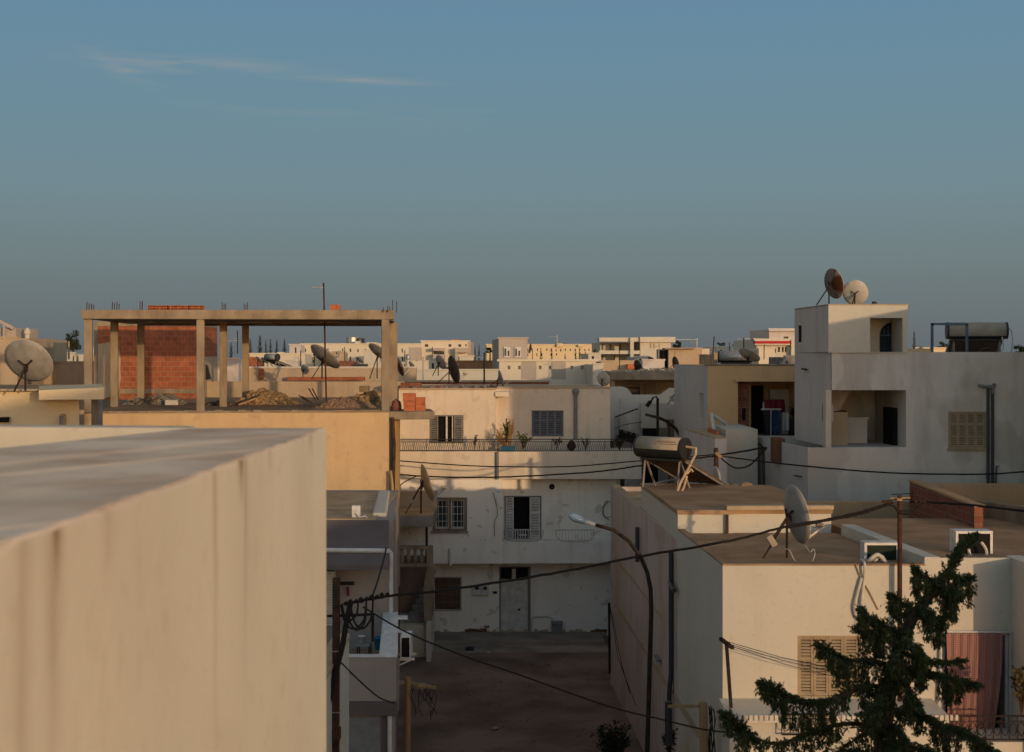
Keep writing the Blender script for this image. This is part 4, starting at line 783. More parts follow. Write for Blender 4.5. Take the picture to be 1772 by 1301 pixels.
b = B(); b.prism([(X(1684,35.2),35.2),(X(1700,35.2),35.2),(13.2,29.4),(12.95,29.4)], 5.5, [Z(866,35.2)]*2+[Z(898,30)]*2); b.build('sloping_wall', M['concrete'], rr)
for k,(pa,pb,py) in enumerate(((1536,1575,851),(1538,1575,857),(1534,1575,862))): B().bar((X(pa,38),37.6+.1*k,Z(py+2,38)),(X(pb,38)+.05,37.6+.1*k,Z(py,38)),.02).build('rebar', M['rust'], rr)

# ------------------------------------------------------------------ unseen houses outside the right edge, placed and shaped for the shadows they throw
s1 = thing('tall_caster_house', 'pale tall unseen house placed for its shadow outside the right edge of the picture', 'house', (19, 35, G0))
b = B(); b.block([(15.15,28.5),(24,28.5),(24,41.4),(15.15,41.4)], G0, 12.45); b.build('wall', M['white'], s1)
s2 = thing('stepped_caster_house', 'pale unseen house shaped for its shadows outside the right edge of the picture', 'house', (10.5, 8, G0))
b = B(); b.block([(7.2,-4.5),(12,-4.5),(12,12.5),(9.4,17),(7.2,17)], G0, 8.4); b.block([(7.2,-4.5),(8.6,-4.5),(8.6,6.5),(7.2,6.5)], 8.4, 12.85); b.build('wall', M['white'], s2)
# ------------------------------------------------------------------ far town: each house by itself
def fwin(parent, Y, a, b_, c, d, m='glass', dp=.06):
    q = B(); q.box(X(a,Y), X(c,Y), Y-dp, Y+.02, Z(d,Y), Z(b_,Y)); return q.build('window', M[m], parent)
def far_house(name, label, px0, px1, pyt, Y, dep, m, holes=(), parts=(), zb=None, skew=-.06, roofm=None, cat='house'):
    t = thing(name, label, cat, (X((px0+px1)/2,Y), Y+dep/2, G0)); b = B()
    p = [(X(px0,Y),Y),(X(px1,Y),Y),(X(px1,Y)+skew*dep,Y+dep),(X(px0,Y)+skew*dep,Y+dep)]
    b.block(p, G0, Z(pyt,Y), {0:[(X(a,Y)-p[0][0], X(c,Y)-p[0][0], Z(d,Y), Z(b_,Y), k) for a,b_,c,d,k in holes]}); b.build('wall', M[m], t)
    b = B(); e = Y*.0006
    b.prism([(p[0][0]-e,Y-e),(p[1][0]+e,Y-e),(p[1][0]+e,Y+.25),(p[0][0]-e,Y+.25)], Z(pyt,Y)+.001, Z(pyt,Y)+.05+Y*.0005); b.build('roof_edge', M[roofm or m], t)
    for a,b_,c,d,k in holes:
        q = B(); q.box(X(a,Y), X(c,Y), Y+k-.06, Y+k-.02, Z(d,Y), Z(b_,Y)); q.build('window', M['glass'], t)
    for nm, a, b_, c, d, f_, bk, mm in parts: q = B(); q.box(X(a,Y), X(c,Y), Y-f_, Y+bk, Z(d,Y), Z(b_,Y)); q.build(nm, M[mm], t)
    return t
rw = random.Random(12)
def row(a, c, n_, w_, y0, y1, k=.25):
    o = []
    for i in range(n_):
        x = a+(c-a)*i/(n_-1)+rw.uniform(-.8,.8); w2 = w_*rw.uniform(.35,.62)
        if rw.random() > .14: o.append((x-w2, y0+rw.choice((0,0,.8)), x+w2, y1+rw.choice((0,0,1.2)), k))
    return o
# left of the frame
t = far_house('block_house', 'sandy block house with a slanting roof frame at the left edge above the big dish', -60, 30, 585, 58, 8, 'stonewall', [(8,620,13,628,.3)], [('tower_room', 30, 585, 51, 622, .02, 3, 'stonewall'), ('white_side_room', 34, 604, 50, 622, .3, .5, 'white'), ('opening', 24, 603, 31, 611, .03, 0, 'dark')])
b = B(); Y = 58; b.bar((X(-40,Y),Y,Z(535,Y)),(X(24,Y),Y,Z(568,Y)),.12); b.bar((X(7,Y),Y,Z(558,Y)),(X(7,Y),Y,Z(586,Y)),.08); b.bar((X(-2,Y),Y,Z(553,Y)),(X(-2,Y),Y,Z(586,Y)),.08); b.box(X(-40,Y), X(23,Y), Y+.3, Y+3, Z(584,Y), Z(567,Y)); b.build('roof_frame', M['taupe'], t)
B().lathe((X(40,Y),Y+.5,Z(585,Y)), [(.10,0),(.10,.16),(.14,.19),(.13,.30),(.07,.40),(.02,.44)], 10).build('finial', M['white'], t)
far_house('render_wall_house', 'long weathered grey brown wall left of the concrete frame', 48, 172, 628, 62, 6, 'stonewall', [], [])
far_house('white_roof_house', 'low white roof room beside the grey dome', 88, 128, 612, 78, 5, 'white', [], [('step_wall', 126, 616, 131, 628, 0, 3, 'white'), ('end_wall', 136, 614, 144, 628, 0, 2, 'white')])
t = thing('domed_roof', 'small grey dome rising behind the left corner of the concrete frame', 'dome', (X(152,85),88,G0))
b = B(); b.box(X(126,85), X(176,85), 86, 90, G0, Z(614,85)); b.build('base_wall', M['white'], t)
B().lathe((X(151,85),88,Z(615,85)), [(.88*math.cos(a), .68*math.sin(a)) for a in [math.pi/2*k/8 for k in range(9)]], 20).build('dome', M['greywhite'], t, smooth=True)
# between the columns and right of them
far_house('grey_parapet_house', 'grey rendered roof box seen between the two rear columns', 362, 412, 622, 66, 4, 'grey', [], [])
far_house('brown_parapet_house', 'long brown roof wall behind the rubble heaps of the unfinished house', 410, 720, 637, 70, 5, 'stonewall', [], [('white_box', 410, 636, 424, 655, .4, .5, 'white'), ('red_pier', 449, 637, 457, 655, .2, .2, 'brick'), ('brick_course', 500, 652, 632, 658, .6, .4, 'brick')], roofm='white')
far_house('long_cream_house', 'long cream roof wall below the dark conifers', 432, 528, 613, 105, 6, 'cream', [], [('roof_stub', 480, 609, 490, 613, 0, 1, 'cream')])
far_house('white_notched_house', 'pale blue grey roof room in front of the cream apartment block', 496, 516, 625, 92, 3, 'greywhite', [], [('chimney_wall', 509, 617, 516, 626, .1, .4, 'greywhite')])
t = far_house('cream_apartment_block', 'long cream apartment block with a roof water tank behind the concrete frame', 520, 730, 596, 165, 14, 'cream', row(528,722,16,2.6,603,609)+row(528,722,16,2.6,617,624), [('stair_head', 612, 590, 621, 597, -1, 4, 'white'), ('stair_room', 633, 592, 649, 597, -1, 4, 'white')], skew=-.05)
Y = 168; B().lathe((X(610,Y),Y,Z(597,Y)), [(.75,0),(.75,.9),(.7,.95)], 12).build('water_tank', M['steel'], t); B().lathe((X(622,Y),Y,Z(593,Y)), [(.6,0),(.6,.5),(.5,.55)], 12).build('black_tank', M['black'], t)
far_house('grey_end_house', 'blue grey end house left of the cream apartment block', 501, 521, 597, 160, 10, 'greywhite', [(510,601,513,611,.3)])
far_house('yellow_roof_room', 'small weathered roof room with a tiny window in front of the cream block', 576, 597, 610, 112, 4, 'stonewall', [(580,616,583,621,.2)], [('lean_to', 566, 610, 577, 625, 0, 3, 'white')])
far_house('red_roof_room', 'low red brick roof room under the tilted dish', 560, 612, 627, 84, 5, 'brickdk', [], [('tarpaulin_lean_to', 612, 630, 634, 650, .2, 1, 'black')])
far_house('white_stack_house', 'white roof room behind the right corner of the frame', 630, 657, 608, 98, 4, 'white', [], [])
far_house('white_step_house', 'white stepped wall under the tilted dish beside the frame corner', 633, 700, 629, 88, 4, 'white', [], [])
far_house('white_long_wall_house', 'long white roof parapet behind the dark dish', 696, 862, 641, 80, 6, 'white', [], [])
far_house('sand_coping_house', 'low roof with a terracotta strip directly behind the street end house', 700, 950, 661, 68, 5, 'brickdk', [], [], roofm='stonewall')
t = far_house('modern_cream_house', 'modern cream house with taupe balcony boxes on the skyline', 729, 812, 591, 140, 11, 'cream', [(735,595.5,741,600,.3),(776,595.5,781,600,.3),(793,595.5,798,600,.3),(805,595.5,807.5,599,.3)],
    [('balcony_box', 708, 601, 730, 624, .6, 3, 'taupe'), ('balcony_box', 749, 602, 770, 607, 1.2, 0, 'taupe'), ('balcony_box', 788, 602, 812, 610, 1.2, 0, 'taupe'), ('balcony_front', 788, 610, 793, 622, 1.0, 0, 'taupe'), ('balcony_front', 749, 613, 770, 622, 1.2, 0, 'taupe'), ('balcony_room', 750, 608, 769, 613, .05, 0, 'glass'), ('roof_box', 779, 587, 793, 591, -2, 5, 'terracotta'), ('side_slab', 811.5, 591, 814.5, 640, .1, 11, 'taupe')])
fwin(t, 140, 716, 610, 724, 617)
far_house('terracotta_wall_house', 'house with a plain terracotta wall left of the taupe cube', 791, 856, 626, 100, 6, 'terracotta', [], [])
far_house('white_terrace_house', 'white terrace with a row of posts behind the terracotta wall', 795, 820, 617, 118, 4, 'white', [], [])
t = far_house('taupe_cube_house', 'taupe cube house with two tall white windows above a panelled wall', 863, 913, 586, 90, 9, 'taupe', [], [])
for a in (872, 890.5):
    x0, x1, z0, z1 = X(a,90), X(a+11,90), Z(618,90), Z(600.5,90); w_ = B(); w_.box(x0, x1, 89.9, 90.01, z0, z1); wf_ = w_.build('window', M['whitepaint'], t)
    for k in (0,1): B().box(x0+.05+(x1-x0)*.5*k, x0+(x1-x0)*.5*(k+1)-.05, 89.86, 89.9, z0+.08, z1-.22 if k else z1-.08).build('pane', M['glass'], wf_)
b = B(); b.panel((X(857,93),93.2),(X(863,90)-.003,90),G0,Z(586,90)-.01); b.build('shaded_flank', M['taupe'], t)
b = B(); Yp = 88; b.block([(X(864,Yp),Yp),(X(1031,Yp),Yp),(X(1031,Yp)-.3,95),(X(864,Yp)-.3,95)], G0, Z(624,Yp), {0:[(X(p_,Yp)-X(864,Yp),X(p_+5,Yp)-X(864,Yp),Z(639,Yp),Z(633,Yp),.25) for p_ in (878,896,914,932,950,968,987,1005)]}); pw = b.build('panelled_wall', M['cream'], t)
B().box(X(863,Yp)-.1, X(1034,Yp), Yp-.12, Yp+.5, Z(625,Yp), Z(621.5,Yp)).build('coping', M['cream'], pw)
for a, c in ((902,928),(954,979)):
    q = B(); q.panel((X(a,Yp),Yp-.02),(X(c,Yp),Yp-.02),Z(656,Yp),Z(625.5,Yp),[(X(p_,Yp)-X(a,Yp),X(p_+5,Yp)-X(a,Yp),Z(639,Yp),Z(633,Yp),.02) for p_ in (914,932,950,968) if a < p_ and p_+5 < c],) ; q.build('taupe_panel', M['taupe'], pw)
far_house('yellow_apartment_block', 'long pale yellow apartment block behind the row of small conifers', 842, 1040, 597, 230, 16, 'yellow', row(848,1036,24,2.0,603,607)+row(848,1036,24,2.0,611,615), [('stair_tower', 963, 594, 973, 600, .6, 5, 'yellow'), ('stair_tower', 1000, 596, 1008, 600, .6, 5, 'yellow')], skew=-.03)
t = thing('banded_white_house', 'white house with shaded balcony bands on the skyline right of centre', 'house', (X(1100,150),156,G0)); Y = 150
b = B(); b.block([(X(1108,Y),Y),(X(1161,Y),Y),(X(1158,Y),164),(X(1100,Y),164)], G0, Z(592,Y)); b.build('wall', M['white'], t)
b = B(); b.block([(X(1042,Y),Y+3.5),(X(1108,Y),Y+3.5),(X(1108,Y),163),(X(1036,Y),163)], G0, Z(592,Y)); b.build('set_back_wall', M['white'], t)
for y0, y1 in ((584,591),(606.5,612.5)): B().box(X(1037,Y), X(1107,Y), Y-.2, Y+4, Z(y1,Y), Z(y0,Y)).build('balcony_band', M['white'], t)
B().box(X(1090,Y), X(1096,Y), Y-.6, Y+.5, G0, Z(584,Y)).build('pilaster', M['white'], t)
B().box(X(1107,Y)+.003, X(1168,Y), Y-.5, Y+13, Z(592,Y)+.002, Z(583,Y)).build('roof_slab', M['white'], t)
for px in (1045,1059,1076,1101): B().box(X(px,Y), X(px+2.4,Y), Y+3.42, Y+3.51, Z(605,Y), Z(595,Y)).build('window', M['shutblue'], t)
for px in (1045,1066,1098): B().box(X(px,Y), X(px+2.4,Y), Y+3.42, Y+3.51, Z(623,Y), Z(615,Y)).build('window', M['shutblue'], t)
for px in (1125,1131,1140): B().box(X(px,Y), X(px+1.5,Y), Y-.05, Y+.02, Z(603,Y), Z(594,Y)).build('window', M['shutbeige'], t)
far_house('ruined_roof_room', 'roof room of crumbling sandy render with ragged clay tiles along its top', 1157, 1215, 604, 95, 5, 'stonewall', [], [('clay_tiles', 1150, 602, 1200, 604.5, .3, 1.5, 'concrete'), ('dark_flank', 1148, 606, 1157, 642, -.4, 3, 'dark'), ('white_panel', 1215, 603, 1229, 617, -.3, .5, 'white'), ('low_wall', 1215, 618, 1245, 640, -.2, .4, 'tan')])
far_house('grey_skyline_house', 'plain grey house with one dark window on the skyline', 1229, 1266, 601, 130, 8, 'grey', [(1246,605,1250,611,.3)])
far_house('sandy_low_house', 'low sandy roof wall behind the tan house', 1236, 1262, 613, 72, 4, 'rooftan', [], [])
t = far_house('red_striped_house', 'white house with a dark red roof stripe beside the stair tower', 1309, 1367, 588, 120, 9, 'white', row(1317,1360,8,4.2,600,609,.4), [('red_stripe', 1305, 590, 1366, 594.5, .5, .5, 'redstripe'), ('stripe_border', 1304, 587.5, 1367, 590, .45, .5, 'white'), ('stripe_border', 1305, 594.5, 1366, 597, .45, .5, 'white'), ('side_block', 1367, 588, 1390, 640, .6, 9, 'white'), ('roof_post', 1304, 585, 1308, 592, 0, 1, 'white')])
far_house('grey_back_house', 'shaded grey house behind the red striped house', 1331, 1390, 570, 150, 9, 'greywhite', [(1356,582,1364,588,.4)], [('roof_band', 1329, 570, 1391, 573, .5, .5, 'greywhite')])
far_house('cream_low_house', 'plain cream roof wall in front of the red striped house', 1313, 1341, 603, 96, 5, 'cream', [], [])
far_house('dark_shed', 'dark grey roof shed next to the stair tower', 1359, 1392, 618, 62, 3, 'concretedk', [], [])
far_house('cream_strip_house', 'thin cream strip of a far house right of the stair tower', 1583, 1612, 603, 140, 6, 'cream', [], [])
far_house('yellow_strip_house', 'yellowish far house glimpsed behind the blue pipe frame', 1612, 1645, 603, 120, 6, 'yellow', [], [])
far_house('brown_low_roof_house', 'low brown roof between the court and the banded white house', 1040, 1100, 626, 90, 4, 'stonewall', [], [('orange_block', 1084, 630, 1098, 638, 1, 1, 'brickplain')])
far_house('grey_slab_house', 'pale grey leaning slabs on the roof behind the concrete roof beam', 1112, 1150, 624, 73, 2, 'grey', [], [('white_ledge', 1050, 641, 1098, 644, .3, 1, 'white')])
# low white houses that close the gaps between the skyline and the near roofs
far_house('low_white_house', 'low white house behind the panelled cream wall', 1026, 1044, 631, 84, 4, 'white', [], [])
rt = thing('roof_remnant', 'rough concrete remnant and posts on the roof of the street end house', 'rubble', (X(705,57),57,Z(674,54)))
b = B(); b.box(X(693,56), X(728,56), 56, 56.5, Z(674,54)-.05, Z(662,56)); b.build('broken_wall', M['brickdk'], rt)
b = B(); b.box(X(690,57.5), X(860,57.5), 57.5, 57.8, Z(674,54)-.05, Z(667,57.5)); b.build('low_brick_wall', M['brickdk'], rt)

# more roof clutter between the near roofs and the skyline
far_house('stair_head_room', 'small cream stair room left of the small steel heater roof', 1255, 1268, 622, 70, 3, 'cream', [(1259,627,1262,632,.2)], [])
far_house('stair_head_room', 'white stair room with a dark door right of the low dish beside the modern house', 742, 758, 622, 104, 4, 'white', [(747,628,751,638,.2)], [])
far_house('stair_head_room', 'sandy stair room on the roofs left of the cream block tank', 536, 552, 618, 118, 4, 'yellow', [(541,623,544,627,.2)], [])
far_house('brick_roof_room', 'unplastered red brick roof room right of the silver tank heater', 424, 446, 620, 96, 4, 'brick', [], [])
far_house('low_grey_house', 'low grey roof box left of the ruined roof room', 1098, 1122, 618, 104, 4, 'greywhite', [(1106,621,1110,626,.2)], [])
far_house('low_cream_house', 'cream house with two windows left of the red striped house', 1266, 1300, 607, 125, 7, 'cream', [(1272,611,1277,617,.3),(1286,611,1291,617,.3)], [])
far_house('low_cream_house', 'cream roof line between the yellow block and the banded white house', 1018, 1040, 612, 140, 7, 'white', [(1024,616,1028,621,.3)], [])
far_house('low_white_house', 'white roof terrace with a dark opening under the modern house', 760, 792, 632, 96, 4, 'white', [(768,635,776,641,.2)], [])
far_house('low_white_house', 'white low house far left between the dish and the dome', 60, 92, 620, 120, 6, 'white', [(70,624,74,629,.3)], [])
for k,(px,pt,pb,Y,l_) in enumerate(((672,600,640,92,'thin mast just right of the half hidden dish'),(700,606,650,88,'thin mast right of the corner column'),(748,600,640,110,'thin mast in front of the modern house'),(520,606,642,86,'thin mast before the grey end house'),(596,600,636,95,'thin mast left of the white stack house'),(1072,606,640,86,'thin mast before the shaded balcony bands'),(1262,592,622,90,'thin mast right of the grey skyline house'),(1322,596,622,85,'thin mast before the red striped house'),(890,606,624,91,'thin mast before the taupe cube windows'),(544,604,640,80,'thin mast left of the big tilted dish'))):
    b = B(); b.tube([P(px,pb,Y),P(px+.5,pt,Y)], .028, 5); o_ = b.thing('roof_mast', l_, 'mast', M['iron'], 'thin roof masts')
for k,(px,pt,pb,w_,Y,m_,l_) in enumerate(((706,612,622,8,120,'steel','pale steel water tank on legs left of the modern house'),(1280,598,607,7,128,'whitepaint','white water tank on the cream house left of the red stripe'),(545,609,618,7,119,'black','black water tank on the sandy stair room'),(1030,604,612,6,141,'black','black water tank on the roof line before the banded house'))):
    h_ = (pb-pt)*Y/F; r_ = w_*Y/F/2; B().lathe(P(px,pb,Y+.8), [(r_*.9,0),(r_,h_*.15),(r_,h_*.8),(r_*.6,h_*.95),(r_*.25,h_)], 12).thing('water_tank', l_, 'water tank', M[m_], 'roof water tanks', smooth=True)
# ------------------------------------------------------------------ satellite dishes
def dish(label, px, py, Y, hpx, az, el, pyb, m='dish', arm=True, strut=True, full=True, counter=False, name='satellite_dish', dpost=.10):
    c = P(px,py,Y); Rr = hpx*Y/F/2; fa, fe = R(az), R(el)
    f = Vector((math.cos(fa)*math.cos(fe), math.sin(fa)*math.cos(fe), math.sin(fe))); s = Vector((-math.sin(fa), math.cos(fa), 0)); u = f.cross(s)
    if u.z < 0: u = -u
    zb = Z(pyb,Y); pb = c - f*(dpost+Rr*.1); pb = Vector((pb.x, pb.y, zb))
    t = thing(name, label, 'satellite dish', pb, 'satellite dishes on the roofs')
    n, m_ = 28, 6; dp = Rr*.24; b = B(); th = max(.012, Rr*.022)
    for sh in (0, 1):
        o = len(b.v)
        for i in range(m_+1):
            r = i/m_
            for k in range(n):
                a = 2*math.pi*k/n; b.v.append(c + f*(dp*(r*r-.5) - th*sh) + s*(Rr*r*math.cos(a)) + u*(Rr*1.06*r*math.sin(a)))
        for i in range(m_):
            for k in range(n):
                q = (o+i*n+k, o+i*n+(k+1)%n, o+(i+1)*n+(k+1)%n, o+(i+1)*n+k); b.f.append(q if sh == 0 else q[::-1])
    o2 = (m_+1)*n
    for k in range(n): b.f.append((m_*n+k, m_*n+(k+1)%n, o2+m_*n+(k+1)%n, o2+m_*n+k))
    b.build('reflector', M[m], t, smooth=True)
    if full:
        b = B(); b.tube([c + f*(dp*.5) + s*(Rr*math.cos(a)) + u*(Rr*1.06*math.sin(a)) for a in [2*math.pi*k/28 for k in range(29)]], max(.008,Rr*.018), 6, cap=False); b.build('rim', M['dishwhite'] if m != 'dishdark' else M[m], t)
    top = c - f*(dp*.5+dpost*.8)
    b = B(); b.bar(top+Vector((0,0,-.12*Rr/.5)), c - f*(dp*.5), .06*Rr/.5); b.bar(c - f*(dp*.5+.02) - s*Rr*.3 + u*Rr*.22, top, .03*Rr/.5); b.bar(c - f*(dp*.5+.02) + s*Rr*.3 + u*Rr*.22, top, .03*Rr/.5); b.build('mount_bracket', M['iron'], t)
    b = B(); b.tube([Vector((pb.x,pb.y,zb)), Vector((pb.x,pb.y,top.z))], max(.022, Rr*.045), 8); b.build('post', M['iron'], t)
    if strut: b = B(); b.bar((pb.x,pb.y,top.z-.1*Rr), Vector((pb.x,pb.y,zb)) - Vector((f.x,f.y,0))*Rr*1.0 + s*Rr*.1, .03); b.build('strut', M['iron'], t)
    if arm:
        r0 = c - u*Rr*1.04 + f*dp*.45; r1 = c + f*Rr*1.05 - u*Rr*.62
        b = B(); b.bar(r0, r1, .035*Rr/.5+.008); b.bar(c + s*Rr*.75 - u*Rr*.7 + f*dp*.4, r1, .015*Rr/.5+.004) if full else None; a_ = b.build('feed_arm', M['dishwhite'], t)
        if full: q = B(); q.tube([r1, r1+(c-r1).normalized()*.14*Rr/.5], .045*Rr/.5, 8); q.build('receiver_head', M['tankw'], a_)
    if counter:
        e = c - f*Rr*1.0 - u*Rr*.72; b = B(); b.bar(top, e, .03); b.build('motor_arm', M['iron'], t); b = B(); b.bar(e+Vector((-.06,0,.1)), e+Vector((.06,0,-.1)), .12, .12); b.build('motor', M['tankw'], t)
    return t
dish('large grey oval dish seen from behind on the flat roof at the left edge', 48, 627, 34.6, 84, 84, 36, 676, full=True, arm=False)
B_ = dish('big pale dish seen from behind on the roof of the white shuttered house', 1374, 891, 28.6, 97, 14, 10, 973, counter=True)
dish('rust streaked dark dish tilted left on the stair tower', 1441, 491, 43.2, 50, 26, 12, 528, 'dishrust')
dish('round beige dish on the stair tower beside the rusty one', 1480, 507, 42.8, 43, 70, 18, 528, 'dishwhite', arm=False)
dish('black dish standing on the roof of the street end house', 783, 640, 57, 46, 24, 14, 664, 'dishdark')
dish('white dish seen edge on at the right end of the terracotta roof strip', 866, 655, 56, 27, 12, 14, 668, 'dish')
dish('pale leaning dish on the annex landing in front of the grilled window', 736, 836, 50.6, 62, 15, 16, 893, 'dishwhite', counter=True)
dish('large grey dish tilted upward between the frame columns', 561, 619, 63, 58, 42, 48, 655, 'dish')
dish('tiny round grey dish below the tilted one between the columns', 527, 639, 66, 17, 60, 15, 652, 'dish', strut=False, full=False)
dish('grey dish half hidden behind the right corner column', 656, 611, 58, 44, 40, 50, 655, 'dish')
dish('rusty dish showing right of the corner column', 690, 634, 58, 34, 24, 20, 655, 'dishrust')
dish('light grey dish leaning left of the black dish', 762, 627, 66, 25, 40, 25, 650, 'dish')
dish('small pale dish beside the terrace of the modern house', 712, 631, 90, 13, 40, 35, 641, 'dish', strut=False, full=False)
dish('small dark dish on the roof edge beside the taupe cube', 918, 603, 92, 16, 165, 10, 622, 'dishdark', strut=False, full=False)
dish('small white dish sitting on the wall end behind the shuttered balcony room', 1044, 656, 57, 24, 60, 15, 669, 'dishwhite', strut=False)
dish('grey dish in front of the rough sandy ruined roof room', 1168, 628, 92.5, 21, 25, 10, 642, 'dishdark')
dish('large pale dish tilted skyward on the tan house roof', 1296, 616, 53, 38, 42, 55, 635, 'dish', counter=True)
dish('mesh like dark dish on the left part of the bare concrete roof beam', 1103, 634, 66, 22, 30, 15, 645, 'dishdark')
dish('greenish flat dish behind the pale leaning slabs', 1127, 622, 74, 13, 45, 50, 630, 'dishdark', strut=False, full=False)
dish('thin white edged dish beside the rooftop heater on the white house', 1238, 828, 39.2, 40, 12, 6, 852, 'dishwhite')
dish('dish with a red cloth at its foot on the scalloped court parapet', 1174, 676, 59.6, 30, 20, 12, 700, 'dish', counter=True)
dish('small dish beside the dark shed near the stair tower', 1358, 624, 61, 15, 190, 20, 634, 'dishwhite', strut=False, full=False)
dish('small tilted dish among the roofs left of the frame corner', 623, 623, 86, 14, 40, 45, 630, 'dish', strut=False, full=False)
dish('small tilted dish in front of the red roof box', 448, 622, 80, 13, 40, 45, 636, 'dish', strut=False, full=False)
dish('small tilted dish next to the silver water tank', 458, 624, 80, 15, 40, 45, 636, 'dish', strut=False, full=False)

# ------------------------------------------------------------------ solar water heaters
def heater(label, c, Lh, r, yaw, zb, slope=.95, plen=1.9, prints=False, mt='tankw', small=False):
    c = Vector(c); ax = Vector((math.cos(R(yaw)), math.sin(R(yaw)), 0)); dn = Vector((-ax.y, ax.x, 0))
    t = thing('solar_heater', label, 'solar heater', (c.x,c.y,zb), 'solar water heaters on the roofs')
    n = 24
    b = B(); b.tube([c-ax*Lh/2, c+ax*Lh/2], r, n); tk = b.build('tank', M[mt], t, smooth=False)
    for p in tk.data.polygons: p.use_smooth = len(p.vertices) == 4
    for e in (-1,1): b = B(); b.tube([c+ax*e*(Lh/2+.001), c+ax*e*(Lh/2+.05), c+ax*e*(Lh/2+.06)], r*1.03, n); b.build('end_cap', M['black'], tk)
    b = B(); n2 = 14; up = Vector((0,0,1))
    for q_ in (0,1):
        for k in range(n2+1):
            t0 = 8 if prints else 42; a = math.radians(-180+t0+(180-2*t0)*k/n2); d = dn*math.cos(a)+up*math.sin(a); rr_ = r*(1.03 if q_ == 0 else 1.003)
            b.v += [c-ax*Lh*.5+d*rr_, c+ax*Lh*.5+d*rr_]
    for k in range(n2): b.f += [(2*k,2*k+1,2*k+3,2*k+2), (2*(n2+1)+2*k,2*(n2+1)+2*k+2,2*(n2+1)+2*k+3,2*(n2+1)+2*k+1)]
    b.bar(c-ax*Lh*.46-Vector((0,0,r*1.12)), c+ax*Lh*.46-Vector((0,0,r*1.12)), r*.9, r*.2); b.build('cradle_shade_shell', M['black'], t)  # black shell imitates shade on the tank's lower half; the bar carries it
    p0 = c + dn*r*.55 - Vector((0,0,r*1.15)); p1 = Vector((p0.x,p0.y,0)) + dn*plen*math.cos(slope); p1.z = max(p0.z-plen*math.sin(slope), zb+.05)
    hw = ax*Lh*.46; nn = (p1-p0).normalized().cross(ax).normalized()*.045
    if nn.z < 0: nn = -nn
    b = B(); v = [p0-hw-nn,p0+hw-nn,p1+hw-nn,p1-hw-nn,p0-hw+nn,p0+hw+nn,p1+hw+nn,p1-hw+nn]; b.add(v, [(3,2,1,0),(4,5,6,7),(0,1,5,4),(1,2,6,5),(2,3,7,6),(3,0,4,7)]); cp = b.build('collector_panel', M['panel'], t)
    b = B()
    for e in (-1,1): b.bar(p0+hw*e+nn*.2-nn*1.2, p1+hw*e-nn*1.2, .04)
    b.build('panel_frame', M['steel'], cp)
    for e in (-.8,.8):
        b = B(); q = c+ax*Lh/2*e - Vector((0,0,r)); b.bar(q, Vector((q.x,q.y,zb))-dn*.1, .045); b.bar(q, Vector((q.x,q.y,zb))+dn*.45, .04); b.build('leg', M['concretedk'], t)
    if not small: b = B(); b.bar(c+ax*Lh*.4+Vector((0,0,-.5-r)), Vector((*(c-ax*Lh*.4).xy, zb+.05)), .03); b.build('brace', M['pvc'], t)
    if prints:
        b = B(); q = random.Random(3)
        def on(uu, ang, off=.007): d = (-dn*math.cos(ang) + Vector((0,0,1))*math.sin(ang)); return c + ax*uu + d*(r+off)
        def stroke(u0,u1,a0,a1): b.add([on(u0,a0),on(u1,a0),on(u1,a1),on(u0,a1)], [(0,1,2,3)])
        for k in range(9): u_ = Lh*(.05+k*.046); a0 = .56; h = q.choice((.13,.16,.11)); stroke(u_,u_+Lh*.012,a0,a0+h); stroke(u_+Lh*.012,u_+Lh*.03,a0+h-.035,a0+h) if k%2 else stroke(u_+Lh*.012,u_+Lh*.03,a0+.0,a0+.04); stroke(u_+Lh*.026,u_+Lh*.034,a0,a0+h*.9)
        for k in range(11): u_ = Lh*(.07+k*.037); stroke(u_,u_+Lh*.010,.36,.46); stroke(u_+.012,u_+Lh*.028,.36,.39 if k%3 else .42)
        for k in range(7): a = k/7; stroke(Lh*(-.04+a*.075), Lh*(-.02+a*.075), .33+a*.4-.0, .39+a*.4); stroke(Lh*(.03+a*.42),Lh*(.03+(a+.15)*.42),.79,.805)
        b.build('faded_print', M['orange'], tk)
    return t, c, ax, dn
ht, c_, ax_, dn_ = heater('large rooftop solar water heater with a cream tank and faded orange print', P(1146,774,37.7), 1.40, .28, -42, zA2+.0, .42, 1.9, True)
e_ = c_+ax_*(.77)
b = B(); b.tube([e_+Vector((0,0,.05)), e_+ax_*.25+Vector((.05,0,.02)), e_+ax_*.30+Vector((0,0,-.12)), e_+Vector((.02,-.1,-.55)), e_+Vector((-.18,-.15,-.9)), e_+Vector((-.32,-.2,-1.3))], .035, 8); b.tube([e_+Vector((.0,-.1,-.65)), e_+Vector((.12,-.1,-.52)), e_+Vector((.16,-.1,-.6))], .035, 8); b.tube([e_+Vector((.0,-.12,-.7)), e_+Vector((-.06,-.12,-.95)), e_+Vector((-.22,-.18,-1.3))], .03, 8); b.build('insulated_pipe', M['foil'], ht)
h2, c2_, ax2, dn2 = heater('white tank solar heater on the roof of the tower house behind the blue pipe frame', P(1690,572,45), 1.75, .26, -8, Z(609,42)-.15, .75, 1.4)
b = B(); e_ = c2_+ax2*.95; b.tube([e_+Vector((0,0,.1)), e_+Vector((.12,0,.0)), e_+Vector((.16,0,-.3)), e_+Vector((.1,0,-.75))], .02, 6); b.tube([e_+Vector((-.25,-.2,-.2)), e_+Vector((-.2,-.2,-.5)), e_+Vector((-.35,-.2,-.85))], .02, 6); b.build('white_hose', M['hose'], h2)
heater('silver tank solar heater between the frame columns', P(471,618,76), .72, .19, -35, Z(637,76), .5, 1.3, mt='steel', small=True)
